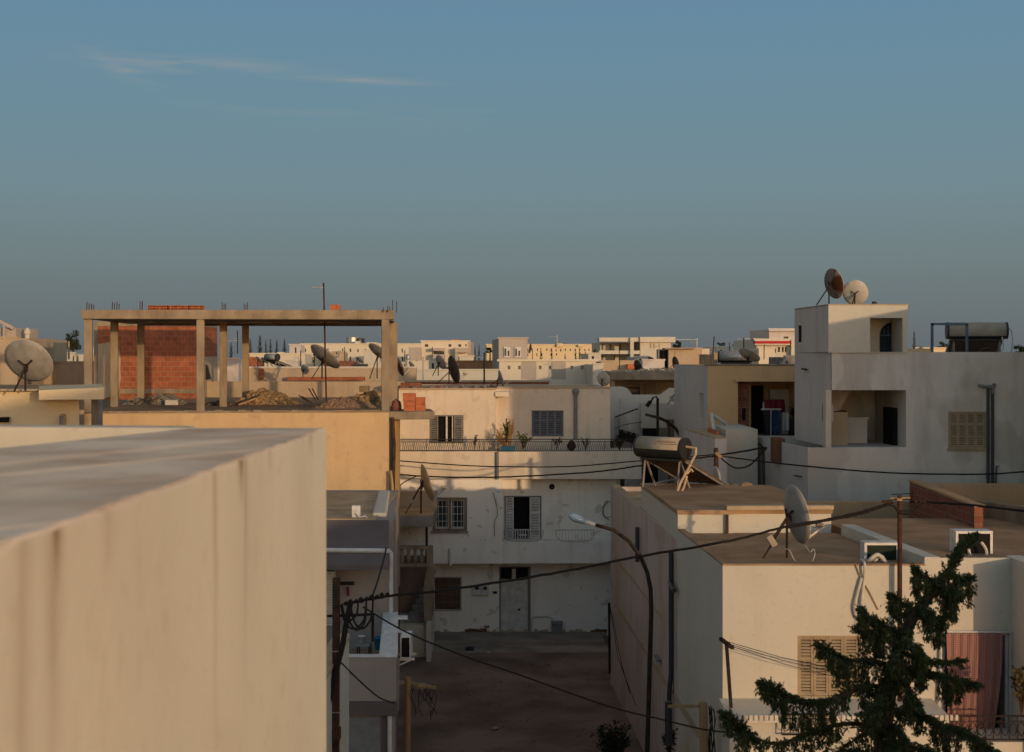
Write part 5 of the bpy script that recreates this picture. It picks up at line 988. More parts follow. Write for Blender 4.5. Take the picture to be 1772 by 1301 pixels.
heater('small steel solar heater on the roof left of the big tilted dish', P(1272,617,60), 1.3, .24, -15, Z(634,60), .8, 1.3, mt='steel', small=True)
t = thing('blue_pipe_frame', 'blue grey square pipe frame on the tower house roof edge', 'frame', P(1642,610,43))
b = B(); Y = 43; b.bar(P(1613,612,Y),P(1613,560,Y),.07); b.bar(P(1673,612,Y),P(1673,561,Y),.07); b.bar(P(1611,560.5,Y),P(1675,561,Y),.07); b.build('pipe_frame', M['bluemetal'], t)
b = B(); b.tube([P(1690,612,Y),P(1700,604,Y),P(1713,602,Y),P(1722,606,Y),P(1726,612,Y)], .04, 6); b.build('bent_hoop', M['rust'], t)
B().rock(P(1513,525,42.6), .09, None, (1,1,.9)).thing('roof_camera', 'small dark object on the roof edge of the stair tower', 'fitting', M['black'])

# ------------------------------------------------------------------ antennas
def yagi(label, px, pyt, pyb, Y, r=.03, booms=((0,-1,.9),), mr='rust', slant=0):
    t = thing('antenna_mast', label, 'antenna', (X(px,Y),Y,Z(pyb,Y)), 'roof antennas'); b = B(); b.tube([P(px+slant,pyb,Y), P(px,pyt,Y)], r, 6); b.build('mast', M[mr], t)
    for dpy, d, Lb in booms:
        z = Z(pyt+dpy,Y)-.05; b = B(); x = X(px,Y); b.bar((x,Y,z),(x+d*Lb,Y+.05,z),.035)
        for k in range(7): a = x+d*Lb*(k+1)/7; h = .20-.018*k; b.bar((a,Y+.05-h,z),(a,Y+.05+h,z),.014)
        b.build('yagi', M['steel'], t)
    return t
yagi('tall rusty television mast rising through the concrete frame', 560, 489, 708, 47, .028, ((6,-1,.42),), slant=5)
yagi('antenna with a long boom seen between the two rear columns', 411, 572, 612, 78, .03, ((16,-1,.7),(12,-1,.4)), 'iron')
yagi('thin dark mast in front of the taupe cube house', 838, 610, 664, 58, .035, ((6,-1,.3),), 'iron')
yagi('antenna above the yellow apartment block', 964, 580, 598, 150, .06, ((2,-1,.9),), 'steel')
yagi('antenna mast before the grey skyline house', 1206, 585, 606, 90, .04, ((6,-1,.4),(1,-1,1.6)), 'steel')
yagi('bare leaning mast right of the ruined roof room', 1236, 582, 617, 74, .03, (), 'iron', slant=-3)
yagi('small antenna left of the red striped house', 1287, 584, 606, 110, .05, ((1,1,.5),(1,-1,.5)), 'iron')
yagi('thin mast behind the tan house roof', 1140, 590, 624, 78, .02, ((8,-1,.35),), 'steel')
yagi('slender roof mast left of the grey dome', 119, 590, 622, 70, .05, (), 'woodlt')
yagi('thin pole with wires beside the terracotta wall house', 732, 618, 662, 70, .025, ((4,1,.3),), 'steel')

# ------------------------------------------------------------------ poles, lamp and cables
def cable(label, pts, r=.02, sub=10, wob=.0, name='cable', m='cable', grp='overhead cables'):
    """smooth run through points given as (px, py, distance)"""
    p = [P(*q) for q in pts]; o = []
    for i in range(len(p)-1):
        a, b_, c, d = p[max(i-1,0)], p[i], p[i+1], p[min(i+2,len(p)-1)]
        for k in range(sub):
            t = k/sub; o.append(.5*((2*b_)+(c-a)*t+(2*a-5*b_+4*c-d)*t*t+(3*b_-a-3*c+d)*t**3))
    o.append(p[-1])
    if wob: o = [q + Vector((0,rnd.uniform(-1,1)*wob,rnd.uniform(-1,1)*wob)) for q in o]
    b = B(); b.tube(o, r, 6); return b.thing(name, label, 'cable', M[m], grp)
pl = thing('utility_pole', 'slim rusty utility pole against the sunlit white wall', 'pole', (X(1557,26.82),26.82,G0))
b = B(); b.tube([(X(1557,26.82),26.82,G0),(X(1557,26.82),26.82,Z(857,26.82))], .047, 10); b.build('shaft', M['rust'], pl)
b = B(); b.box(X(1553,26.7),X(1562,26.7),26.74,26.9,Z(866,26.8),Z(862,26.8)); b.bar(P(1540,862,26.82),P(1575,861,26.82),.03); b.build('clamp', M['woodlt'], pl)
q_ = random.Random(4)
for k in range(7): b = B(); x = 1528+k*3.2 if k < 4 else 1584+(k-4)*7; b.tube([P(x,870-k*.3,26.72),P(x+1.5,866,26.72)], .035, 6); b.build('insulator', M['rust'], pl)
pl2 = thing('utility_pole', 'brown utility pole with cable coils at the lower left beside the pale boundary wall', 'pole', (X(580,25.6),25.6,G0))
b = B(); b.bar((X(580,25.6),25.6,G0),(X(582,25.6),25.6,Z(1000,25.6)),.125,.125); b.build('shaft', M['rust'], pl2)
for y_ in (1127,1233,1280): b = B(); b.box(X(574,25.5),X(588,25.5),25.52,25.7,Z(y_+1.5,25.5),Z(y_,25.5)); b.build('pole_band', M['steel'], pl2)
b = B(); b.box(X(574,25.5),X(588,25.5),25.5,25.7,Z(1281,25.5),Z(1262,25.5)); b.build('clamp', M['rust'], pl2)
b = B(); b.bar(P(566,1066,25.6),P(645,1063,25.9),.045); b.bar(P(645,1062,25.9),P(645,1110,25.9),.05); b.build('frame_arm', M['iron'], pl2)
cable('long twisted black cable sagging across the street from the rusty pole to the cable coils', [(1545,869,26.75),(1500,883,26.75),(1440,897,26.75),(1360,911,26.7),(1262,936,26.6),(1105,963,26.5),(1000,984,26.4),(885,1004,26.3),(760,1022,26.1),(668,1032,26),(600,1045,25.7)], .026, 12, .006)
cable('second strand of the twisted cable near the rusty pole', [(1540,872,26.72),(1490,889,26.72),(1440,899,26.72),(1360,913,26.67)], .022, 10, .006)
cable('cable running right from the rusty pole past the sandy roof', [(1575,868,26.8),(1610,869,26.8),(1680,874,26),(1772,884,25),(1860,896,24)], .024, 10, .003)
cable('drooping cable loop left and right of the rusty pole top', [(1532,872,26.72),(1547,876,26.72),(1557,887,26.72),(1575,888,26.72),(1588,878,26.72),(1600,868,26.72)], .022, 8)
cable('thin cable loop just right of the rusty pole top', [(1562,884,26.7),(1578,882,26.7),(1586,868,26.7)], .014, 6)
cable('upper cable across the plant balcony front', [(688,797,51),(740,801,50.6),(800,805,50),(872,807.5,49),(985,807,47),(1110,797,45),(1195,790,43.8),(1241,786,43.4)], .022, 10, .003)
cable('lower twisted cable across the front of the street end house', [(690,821,51),(760,825,50.5),(860,825.5,49),(980,820,47),(1050,814,46),(1112,805,45),(1195,794,43.8),(1241,789,43.4)], .028, 10, .006)
cable('cable branching down from the lower twisted cable at the left corner', [(688,844,51),(700,834,51),(722,823,50.8)], .02, 6)
cable('cable across the tower house facade', [(1248,789,43.4),(1300,796,43),(1400,807,41.6),(1540,818,41.2),(1690,820.5,41),(1772,816,40.5),(1850,808,40)], .024, 10, .003)
cable('thick cable from the rust post to the iron roof post', [(1246,787,43.4),(1290,780,43.4),(1320,774,43.3)], .032, 8, .008)
cable('hanging cable loop between the rust post and the iron roof post', [(1246,791,43.4),(1260,803,43.4),(1277,810,43.4),(1300,803,43.4),(1322,778,43.3)], .026, 8, .006)
cable('dark cable crossing the street low towards the right corner', [(628,1050,25.8),(700,1092,26),(800,1134,26.2),(900,1168,26.4),(1050,1221,26.6),(1150,1246,26.5),(1218,1262,26.3),(1285,1270,26)], .017, 10)
cable('thin cable from the brown pole down to the terrace wall', [(586,1142,25.6),(620,1176,26.5),(655,1206,27.6),(683,1217,28.6)], .014, 8)
cable('heavy black cable bundle hanging down the brown pole', [(606,1045,25.5),(598,1085,25.5),(592,1120,25.48),(582,1160,25.45),(572,1200,25.4),(562,1245,25.3)], .05, 8, .006)
for k,(cx_,cy_,rx,ry) in enumerate(((612,1062,22,26),(618,1068,16,22),(626,1058,20,30),(606,1055,14,18))):
    cable(('outer coil', 'inner coil', 'wide coil', 'small coil')[k]+' of black cable slung beside the brown pole', [(cx_-rx,cy_-ry*.6,25.5),(cx_-rx*.7,cy_+ry*.5,25.5),(cx_,cy_+ry,25.48),(cx_+rx*.8,cy_+ry*.4,25.5),(cx_+rx,cy_-ry*.9,25.55)], .018, 6, .004)
for k in range(9): b = B(); a = 596+k*9; b.tube([P(a,1046-k*2.0,25.7+k*.02),P(a+5,1042-k*1.9,25.7+k*.02)], .055 if k%2 else .035, 7); b.build('cable_clamp', M['cable'], pl2)
cable('thin cable rising from the coils past the white gutter pipe', [(645,1030,26),(655,1000,30),(668,950,34),(674,900,40),(680,850,43.5)], .02, 8)
cable('cable bundle running down the corner of the orange house', [(676,815,44.7),(679,850,44.6),(674,890,44.6),(677,930,44.5),(674,960,44.4)], .05, 8, .01, m='woodlt')
cable('thin wire hanging down the wall beside the grilled window', [(853,852,52.9),(858,870,52.9),(861,890,52.9),(856,904,52.9),(856,928,52.9)], .012, 6)
cable('coiled wire on the wall behind the street lamp', [(1052,868,53.6),(1044,880,53.6),(1048,895,53.6),(1060,890,53.6),(1058,872,53.6),(1048,868,53.6),(1043,890,53.6),(1055,900,53.6)], .012, 6)
cable('dark wire over the court from the iron mast', [(1064,722,57.5),(1082,715,57.5),(1104,707,57.5)], .03, 6)
cable('thin slack wire on the court wall', [(1064,742,57.5),(1080,735,57.5),(1112,730,57.5)], .015, 6)
sl = thing('street_lamp', 'tall curved street lamp with a clear glass head beside the white house', 'street lamp', (X(1118,30),30,G0))
pp = [P(*q,30) for q in ((1119,1465),(1120,1301),(1124,1150),(1127,1060),(1126,1020),(1120,990),(1108,962),(1088,936),(1062,917),(1030,908),(1018,905))]
b = B(); b.tube([pp[0]]+[pp[1]*(1-t)+pp[3]*t for t in (0,.5)]+pp[3:], .052, 12, .036); b.build('pole', M['iron'], sl, smooth=True)
b = B(); b.tube([P(1030,908,30),P(1018,904.5,30),P(1012,903,30)], .045, 10, .052); b.build('lamp_collar', M['whitepaint'], sl, smooth=True)
b = B(); d = (P(986,892,30)-P(1014,904,30)); b.tube([P(1014,904,30)+d*k for k in (0,.15,.35,.6,.85,1.0,1.05)], .07, 12)
for i,k in enumerate((.045,.058,.075,.088,.08,.045,.012)):
    c0 = P(1014,904,30)+d*(0,.15,.35,.6,.85,1.0,1.05)[i]
    for j in range(12): b.v[i*12+j] = c0 + (b.v[i*12+j]-c0)*(k/.07)
b.build('lamp_head', M['lampglass'], sl, smooth=True)
s3 = thing('street_lamp', 'dark street lamp arm in the court behind the rooftop heater', 'street lamp', (X(1180,56),56,G0))
b = B(); b.tube([P(1181,900,56),P(1181,765,56),P(1176,753,56),P(1168,740,56),P(1152,728,56),P(1138,722,56),P(1128,720,56)], .06, 8); b.build('pole', M['iron'], s3)
b = B(); b.bar(P(1140,723,55.9),P(1117,717,55.9),.3,.10); b.build('lamp_head', M['dishdark'], s3)
t = thing('iron_mast', 'black iron mast with a hooked wire in the court behind the heater', 'post', P(1138,760,57.4)); b = B(); b.bar(P(1138,800,57.4),P(1138,689,57.4),.1); b.build('shaft', M['iron'], t)
b = B(); b.tube([P(1138,691,57.4),P(1136,686,57.4),P(1130,688,57.4),P(1126,696,57.3),P(1121,700,57.3)], .04, 6); b.tube([P(1126,694,57.3),P(1119,703,57.3)], .09, 6); b.build('hook', M['iron'], t)
t = thing('rust_post', 'short rusty post carrying the facade cables beside the heater', 'post', P(1241,845,43.4)); b = B(); b.tube([P(1240,850,43.4),P(1239,775,43.4)], .07, 8); b.build('shaft', M['rust'], t); b = B(); b.bar(P(1238,783,43.3),P(1248,791,43.3),.1); b.build('clamp', M['woodlt'], t)
t = thing('iron_roof_post', 'thin black post with knotted cables on the white yard wall', 'post', P(1322,855,43.3)); b = B(); b.tube([P(1322,855,43.3),P(1321,775,43.3)], .04, 7); b.build('shaft', M['iron'], t)
b = B(); b.bar(P(1313,767,43.3),P(1325,778,43.3),.06); b.bar(P(1318,776,43.3),P(1327,775,43.3),.07); b.rock(P(1321,778,43.25),.11); b.build('cable_knot', M['cable'], t)
t = thing('wooden_post', 'broken yellowish wooden post with a short arm beside the terrace house', 'post', P(706,1300,32)-Vector((0,0,1.5)))
b = B(); b.tube([P(703,1380,32),P(705,1240,32),P(706,1172,32)], .085, 9, .075); b.build('shaft', M['woodlt'], t); b = B(); b.bar(P(711,1182,32),P(754,1190,31.9),.09,.06); b.build('arm', M['woodlt'], t)
vn = B(); q_ = random.Random(9)
for k in range(11):
    x = q_.uniform(714,750); y = 1184+q_.uniform(0,4); L_ = q_.uniform(20,75); vn.tube([P(x,y,31.95),P(x+q_.uniform(-6,6),y+L_*.35,31.95+q_.uniform(-.1,.1)),P(x+q_.uniform(-8,8),y+L_*.7,31.95),P(x+q_.uniform(-6,8),y+L_,31.95)], .008, 4)
vn.build('hanging_wires', M['cable'], t)
t = thing('wooden_post', 'grey wooden post with a crossbar beside the shaded side wall of the white house', 'post', P(1218,1300,27.2)-Vector((0,0,3.0)))
b = B(); b.tube([P(1219,1590,27.2),P(1218,1301,27.2),P(1217,1215,27.2)], .085, 9, .08); b.build('shaft', M['woodlt'], t); b = B(); b.bar(P(1211,1222,27.2),P(1158,1222,28.2),.06,.06); b.build('arm', M['woodlt'], t)
vn = B()
for k in range(9): x = q_.uniform(1226,1236); vn.tube([P(x,1220+k,27.2),P(x+q_.uniform(-2,6),1245,27.2),P(x+q_.uniform(-3,5),1275,27.2),P(x+q_.uniform(-3,5),1310,27.2)], .008, 4)
vn.build('hanging_wires', M['cable'], t)
b = B(); b.tube([P(1157,1214,30.5),P(1157,1290,30.5)], .08, 8); b.thing('wall_pipe', 'short thick dark pipe on the shaded wall left of the crossbar post', 'pipe', M['pipedark'])
t = thing('clothesline_pole', 'thin leaning iron pole with a crossbar on the ledge at the white house corner', 'clothesline pole', P(1265,1222,26.4)); b = B(); b.bar(P(1265,1224,26.4),P(1257,1112,26.4),.06); b.build('shaft', M['iron'], t); b = B(); b.bar(P(1247,1105,26.1),P(1268,1121,26.7),.06); b.build('crossbar', M['iron'], t)
for k,(a,c) in enumerate((((1251,1108),(1450,1158)),((1258,1113),(1450,1164)),((1265,1118),(1450,1172)))): b = B(); b.tube([P(*a,26.3),P((a[0]+c[0])/2,(a[1]+c[1])/2+4,26.5),P(*c,26.8)], .006, 4); b.build('washing_line', M['cable'], t)
t = thing('thin_stake', 'thin stake with dangling wires at the far foot of the shaded side wall', 'stake', P(1054,1200,46.5)); b = B(); b.tube([P(1055,1165,46.5),P(1054,1043,46.5)], .04, 6); b.build('shaft', M['iron'], t)
b = B(); b.tube([P(1055,1046,46),P(1064,1090,44),P(1076,1150,41),P(1090,1200,38)], .012, 5); b.tube([P(1055,1048,46),P(1070,1140,42),P(1100,1220,35)], .010, 5); b.build('dangling_wire', M['cable'], t)

# ------------------------------------------------------------------ roof odds and ends
def ac(label, px0, py0, px1, py1, Y, dep, m='dark', name='air_conditioner', side=.12):
    t = thing(name, label, 'air conditioner', (X((px0+px1)/2,Y),Y+dep/2,Z(py1,Y)), 'outdoor air conditioner units')
    x0,x1,z0,z1 = X(px0,Y),X(px1,Y),Z(py1,Y),Z(py0,Y); b = B(); fr_ = min(.05,(x1-x0)*.08)
    b.panel((x0,Y),(x1,Y),z0,z1,[(fr_,x1-x0-fr_,fr_,0,0)] if False else [(fr_,x1-x0-fr_,z0+fr_,z1-fr_,dep*.7)]); b.panel((x1,Y),(x1,Y+dep),z0,z1); b.panel((x1,Y+dep),(x0,Y+dep),z0,z1); b.panel((x0,Y+dep),(x0,Y),z0,z1)
    b.add([(x0,Y,z1),(x1,Y,z1),(x1,Y+dep,z1),(x0,Y+dep,z1)],[(0,1,2,3)]); b.build('casing', M['whitepaint'], t)
    q = B(); q.box(x0+fr_+.004,x1-fr_-.004,Y+.03,Y+dep*.65,z0+fr_+.004,z1-fr_-.004); g_ = q.build('condenser_grille', M[m], t)
    q = B(); n_ = max(4,int((z1-z0)/.04))
    for k in range(n_): z = z0+fr_+(z1-z0-2*fr_)*(k+.5)/n_; q.box(x0+fr_+.004,x1-fr_-.004,Y+.02,Y+.028,z-.003,z+.003)
    q.build('fin', M['iron'], g_)
    return t
ac('white air conditioner casing with a dark back left of the rusty pole', 1496, 939, 1556, 976, 28.2, .36, 'darkgreen')
ac('white air conditioner casing with a dark back standing right of the conifer top', 1654, 919, 1718, 964, 28.4, .40, 'dark')
t = ac('white air conditioner on brackets at the terrace house side wall', 693, 1102, 710, 1139, 31, .7, 'dark')
for yy_ in (31.05, 31.55): b = B(); b.bar((xo-.2,yy_,Z(1142,31)),(X(717,31),yy_,Z(1141,31)),.05); b.bar((xo-.2,yy_,Z(1158,31)),(X(712,31),yy_,Z(1142,31)),.03); b.build('bracket', M['shutwhite'], t)
t = ac('white louvred unit on the grey wall beside the near parapet edge', 560, 989, 578, 1082, 34.4, .35, 'shutwhite')
def hose(label, pts, r=.03, m='hose'): return cable(label, pts, r, 8, 0, 'hose', m, 'air conditioner hoses')
hose('thick white hose loop arching over the left air conditioner', [(1500,975,28),(1508,966,27.9),(1520,960,27.9),(1533,974,27.9),(1524,962,27.95),(1512,972,28)], .04)
hose('white hose hanging in a loop down the sunlit wall', [(1490,968,27.5),(1496,975,26.94),(1496,1000,26.93),(1492,1030,26.93),(1491,1060,26.93),(1488,1074,26.93)], .028)
hose('return run of the white hose on the sunlit wall', [(1491,1074,26.93),(1482,1066,26.94),(1479,1050,26.94),(1483,1030,26.94),(1491,1000,26.94)], .028)
hose('white hose ring hanging in front of the right air conditioner', [(1698,938,28.2),(1706,950,28.2),(1706,962,28.2),(1694,968,28.2),(1680,962,28.2),(1676,950,28.2)], .03)
hose('white hose under the conifer top', [(1651,1012,26.9),(1656,1040,26.9),(1658,1058,26.9),(1650,1066,26.9),(1635,1078,26.92),(1629,1090,26.95),(1627,1150,26.95),(1623,1232,26.95)], .03)
hose('thin brown cable slanting down the sunlit wall', [(1481,977,26.97),(1490,1000,26.97),(1505,1025,26.97),(1520,1055,26.97)], .012, 'woodlt')
hose('thin white cable dangling from the big pale dish', [(1358,950,28.3),(1366,952,28.2),(1374,968,28.1),(1380,972,28)], .008)
hose('second thin cable dangling from the arm of the big pale dish', [(1394,944,28.5),(1402,955,28.3),(1408,950,28.3),(1410,960,28.2),(1404,975,28)], .008)
B().rock(P(1750,960,29.5), .22, random.Random(5), (1.1,1,.7)).thing('stone_lump', 'pale stone lump on the terrace roof edge at the right', 'stone', M['rubble'])
def heap(name, label, pts, n, r0, r1, m, seed, kind='stuff', mound=True):
    b = B(); q = random.Random(seed); Y0, dep, bot = pts[0][3], pts[0][4], pts[0][2]; x0, x1 = pts[0][0], pts[-1][0]
    def top(px):
        for a, c in zip(pts, pts[1:]):
            if a[0] <= px <= c[0]: return a[1]+(c[1]-a[1])*(px-a[0])/(c[0]-a[0])
        return bot
    def surf(u, v):                                  # u along the heap, v from its front foot to its back foot
        px = x0+(x1-x0)*u; h = max(Z(top(px),Y0+dep*.45)-Z(bot,Y0), .02); s_ = max(math.sin(math.pi*v), 0)**.8
        w_ = .5+.5*math.sin(u*23+seed)*math.sin(v*9+u*7+seed*2); return Vector((X(px,Y0)+(v-.5)*.1, Y0+dep*v, Z(bot,Y0)+h*s_*(.84+.16*w_)))
    if mound:
        nu, nv = 46, 14
        for a in range(nu+1):
            for c in range(nv+1): b.v.append(surf(a/nu, c/nv)+Vector((q.uniform(-.03,.03),0,q.uniform(-1,1)*min(r1,.07)*.7 if 0 < c < nv else -.03)))
        for a in range(nu):
            for c in range(nv): k = a*(nv+1)+c; b.f.append((k,k+nv+1,k+nv+2,k+1))
    for k in range(n): p = surf(q.random(), q.random()**1.2*.8); rr = r0+(r1-r0)*q.random()**2.2; b.rock(p+Vector((0,0,rr*.2)), rr, q, (1.15,1,.75))
    return b.thing(name, label, 'rubble', M[m], 'heaps of rubble on the roofs', kind=kind)
heap('rubble_heap', 'large yellowish heap of broken masonry between the rear columns', [(396,702,704,49.5,1.2),(415,690),(430,678),(446,674),(468,676),(486,684),(500,694),(514,704)], 620, .03, .12, 'rubble', 1)
heap('rubble_heap', 'broken masonry heap beside the right corner columns', [(590,700,704,49.5,1),(612,688),(628,680),(645,676),(664,682)], 300, .03, .12, 'rubble', 2)
heap('gravel_heap', 'smooth heap of pinkish gravel at the slab edge', [(524,712,713,46.2,1.4),(548,700),(566,691),(585,688),(612,691),(635,700),(655,710)], 1500, .02, .055, 'gravel', 3)
heap('debris_heap', 'scattered planks and debris in front of the red brick room', [(212,699,702,49.8,1),(232,690),(252,693),(268,685),(285,684),(300,690),(316,698)], 110, .04, .14, 'concretedk', 4)
heap('debris_heap', 'dark debris at the foot of the middle columns', [(360,702,703,48.6,.8),(375,694),(388,697)], 30, .05, .14, 'awning', 5, mound=False)
heap('rubble_heap', 'small heap of pale stones behind the rooftop heater', [(1250,852,858,38.2,.6),(1262,838),(1272,846),(1290,842),(1300,838),(1312,852)], 46, .05, .16, 'rubble', 6)
heap('rubble_heap', 'litter and cracked slabs on the upper roof of the white house', [(1135,858,862,36.5,1.2),(1170,857),(1230,858),(1300,857)], 60, .015, .04, 'concretedk', 7, mound=False)
heap('roof_litter', 'dark litter and stones along the roof of the street end house', [(692,672,673,55.5,1.5),(720,667),(745,670),(800,668),(850,667),(856,671)], 120, .03, .09, 'concretedk', 8, mound=False)
heap('roof_litter', 'white and grey litter on the bare concrete roof beam', [(1085,643,644,64.5,1),(1120,639),(1150,637),(1165,641),(1200,642)], 60, .04, .16, 'stonewall', 9, mound=False)
for k,(a,b_,c,d) in enumerate(((238,698,262,684),(262,695,288,682),(225,692,240,700))): B().bar(P(a,b_,49.6),P(c,d,50.3),.14,.03).thing('plank', ('weathered plank lying against the debris by the red brick room','short weathered plank crossing the debris by the red brick room','small plank stub left of the debris')[k], 'plank', M['wood'], 'planks on the slab')
B().prism([(X(285,49.4),49.4),(X(308,49.4),49.4),(X(306,49.9),49.9),(X(287,49.9),49.9)], Z(702,49.4), Z(692,49.4)).thing('concrete_block', 'grey concrete block among the debris by the brick room', 'block', M['greywhite'], bevel=.03)
B().bar(P(380,700,48.9)+Vector((.6,0,0)),P(428,688,48.9)+Vector((.4,.3,.05)),.5,.06).thing('broken_slab', 'tilted broken slab leaning on the yellowish rubble heap', 'slab', M['rubble'])
B().box(X(622,49),X(638,49),48.9,49.4,Z(678,49),Z(668,49)).thing('broken_crate', 'small open crate on top of the right rubble heap', 'crate', M['wood'])
for k,(a,b_,c,d) in enumerate(((517,684,534,696),(523,686,540,697),(534,672,546,692),(540,672,551,692))): B().bar(P(a,b_,47.6),P(c,d,47.4),.03).thing('bent_rebar', ('first','second','third','last')[k]+' of four bent bars sticking up by the gravel, counted from the left', 'rebar', M['rust'], 'bent bars by the gravel heap')
def hollow_brick(label, px0, py0, px1, py1, Y, dep, holes=True, grp='hollow bricks'):
    x0,x1,z0,z1 = X(px0,Y),X(px1,Y),Z(py1,Y),Z(py0,Y); b = B(); W_, H_ = x1-x0, z1-z0
    hs = [(W_*(i+.14)/4, W_*(i+.86)/4, z0+H_*(j+.16)/2, z0+H_*(j+.84)/2, dep*.6) for i in range(4) for j in range(2)] if holes else []
    b.block([(x0,Y),(x1,Y),(x1,Y+dep),(x0,Y+dep)], z0, z1, {0:hs}); return b.thing('hollow_brick', label, 'brick', M['brickplain'], grp)
for k in range(8): hollow_brick(('leftmost','second','third','fourth','fifth','sixth','seventh','rightmost')[k]+' of the eight hollow bricks lying on the concrete roof slab', 256+k*12, 528+(k%2)*.4, 266.5+k*12, 536.5, 44.62+.05*(k%3), .3)
hollow_brick('single red brick standing alone on the slab right of the tall mast', 571, 527, 588.5, 539.5, 45.1, .2, False)
hollow_brick('flat clay tile lying on the slab left of the tall mast', 450, 536.5, 468, 539.5, 45.5, .3, False)
for k,(l_,a,b_,c,d) in enumerate((('top left',697,680.5,719,693.5),('middle left',698,694,718.5,702),('bottom left',698.5,702.5,718.5,712),('upper right',719.5,687.5,735,699),('lower right',719.5,699.5,735.5,712))): hollow_brick(l_+' brick of the red stack on the projecting ledge', a, b_, c, d, 45.5+.02*k, .3, False, 'bricks stacked on the ledge')
B().lathe((X(686,46),46,Z(713,46)), [(.16,0),(.17,.2),(.14,.34),(.06,.40),(.02,.42)], 10).thing('clay_pot', 'dark red rounded pot beside the brick stack on the ledge', 'pot', M['brickdk'], smooth=True)
def bucket(label, px, pyb, pyt, wpx, Y, m):
    h = Z(pyt,Y)-Z(pyb,Y); r = wpx*Y/F/2; t = thing('bucket', label, 'bucket', P(px,pyb,Y), 'buckets on the terrace')
    B().lathe(P(px,pyb,Y), [(r*.8,0),(r,h*.9),(r*1.06,h*.9),(r*1.06,h),(r*.94,h),(r*.8,.05)], 14).build('body', M[m], t, smooth=True)
    B().tube([P(px,pyt,Y)+Vector((r*math.cos(a),-.02,r*.5*math.sin(-a))) for a in [math.pi*k/8 for k in range(9)]], .008, 5).build('handle', M['steel'], t)
bucket('white bucket on the terrace of the grey house', 626, 1114, 1100, 13, 33.6, 'whitepaint'); bucket('blue tub on the terrace beside the side parapet', 657, 1124, 1102, 19, 33.2, 'blue')
t = thing('work_table', 'low dark table under the white bucket on the terrace', 'table', P(633,1140,33.6)); b = B(); b.box(X(617,33.5),X(640,33.5),33.4,33.9,Z(1117,33.5),Z(1114.3,33.5)); b.build('table_top', M['steel'], t)
for a in (618,638):
    for yy_ in (33.42,33.86): B().box(X(a,33.5),X(a,33.5)+.03,yy_,yy_+.03,zfl+.02,Z(1117,33.5)).build('leg', M['iron'], t)
t = thing('electric_box', 'white electric box with loose wires on the roof edge under the orange wall', 'electric box', P(615,900,35.6)); B().box(X(609,35.6),X(623,35.6),35.6,35.75,Z(902,35.6),Z(875,35.6)).build('casing', M['whitepaint'], t); b = B(); b.tube([P(616,888,35.55),P(622,895,35.5),P(632,893,35.5),P(640,900,35.5)], .02, 6); b.tube([P(614,884,35.58),P(619,884,35.58)], .012, 5); b.build('wire', M['hose'], t)
b = B(); b.box(X(955,53.6),X(973,53.6),53.5,53.85,G0+.14,Z(1078,53.6)); b.box(X(954,53.6),X(974,53.6),53.45,53.9,Z(1079,53.6)+.002,Z(1077,53.6)); b.thing('metal_box', 'dull metal box standing on the pavement right of the double door', 'box', M['pvc'])
# white bent frame leaning in the yard
t = thing('leaning_bars', 'white angular bar frame leaning on the tan wall', 'bars', P(1235,755,48)); b = B(); b.bar(P(1236,754,47.6),P(1231,716,49),.10); b.bar(P(1231,716,49),P(1268,741,49.6),.10); b.build('bar_frame', M['shutwhite'], t)
# washing on the tan house terrace
def drape(label, px0, px1, py0, py1, Y, m, name='hanging_cloth', amp=.06, waves=5, grp='washing on the terrace', taper=0, cat='washing', foot=0, sm=True, thk=.012):
    b = B(); nx, nz = 40, 12; x0,x1 = X(px0,Y),X(px1,Y); z0,z1 = Z(py1,Y),Z(py0,Y); q = random.Random(int(px0)+int(py0))
    ph = q.uniform(0,6)
    def at(i,j,o):
        u = i/nx; v = j/nz; x = x0+(x1-taper*v**1.5-x0)*u+ .02*math.sin(v*3+u*6)
        y = Y + amp*(.55+.45*v)*(math.sin(u*waves*2*math.pi+ph+.5*v)+.4*math.sin(u*waves*4.3*math.pi+1.3*ph)) + o - foot*v*v
        return (x,y,z1+(z0-z1)*v)
    for o in (0,thk):
        for i in range(nx+1):
            for j in range(nz+1): b.v.append(Vector(at(i,j,o)))
    N_ = (nx+1)*(nz+1)
    for i in range(nx):
        for j in range(nz):
            a = i*(nz+1)+j; qd = (a,a+1,a+nz+2,a+nz+1); b.f.append(qd); b.f.append(tuple(k+N_ for k in reversed(qd)))
    return b.thing(name, label, cat, M[m], grp, smooth=sm)
t = thing('drying_rack', 'pale horizontal rail of a drying rack on the tan house terrace', 'drying rack', P(1335,757,49.6)); b = B(); b.bar(P(1317,708,49.6),P(1352,708,49.6),.05); b.bar(P(1321,708,49.6),P(1321,696,49.6),.04); b.bar(P(1334,708,49.55),P(1334,757,49.55),.03); b.build('rail', M['steel'], t)
drape('dark blue clothes hanging from the drying rack', 1320, 1334, 709, 755, 49.62, 'cloth'); drape('blue striped clothes on the right half of the drying rack', 1334, 1351, 709, 753, 49.66, 'clothblue')
drape('white garment hanging right of the drying rack', 1353, 1365, 714, 745, 49.8, 'clothwhite', waves=2); drape('dark red blanket hung high in the tan house terrace', 1323, 1358, 691, 714, 50.6, 'clothred', waves=3)
drape('dark trousers hanging at the right end of the terrace', 1363, 1384, 722, 765, 50.2, 'cloth', waves=4)
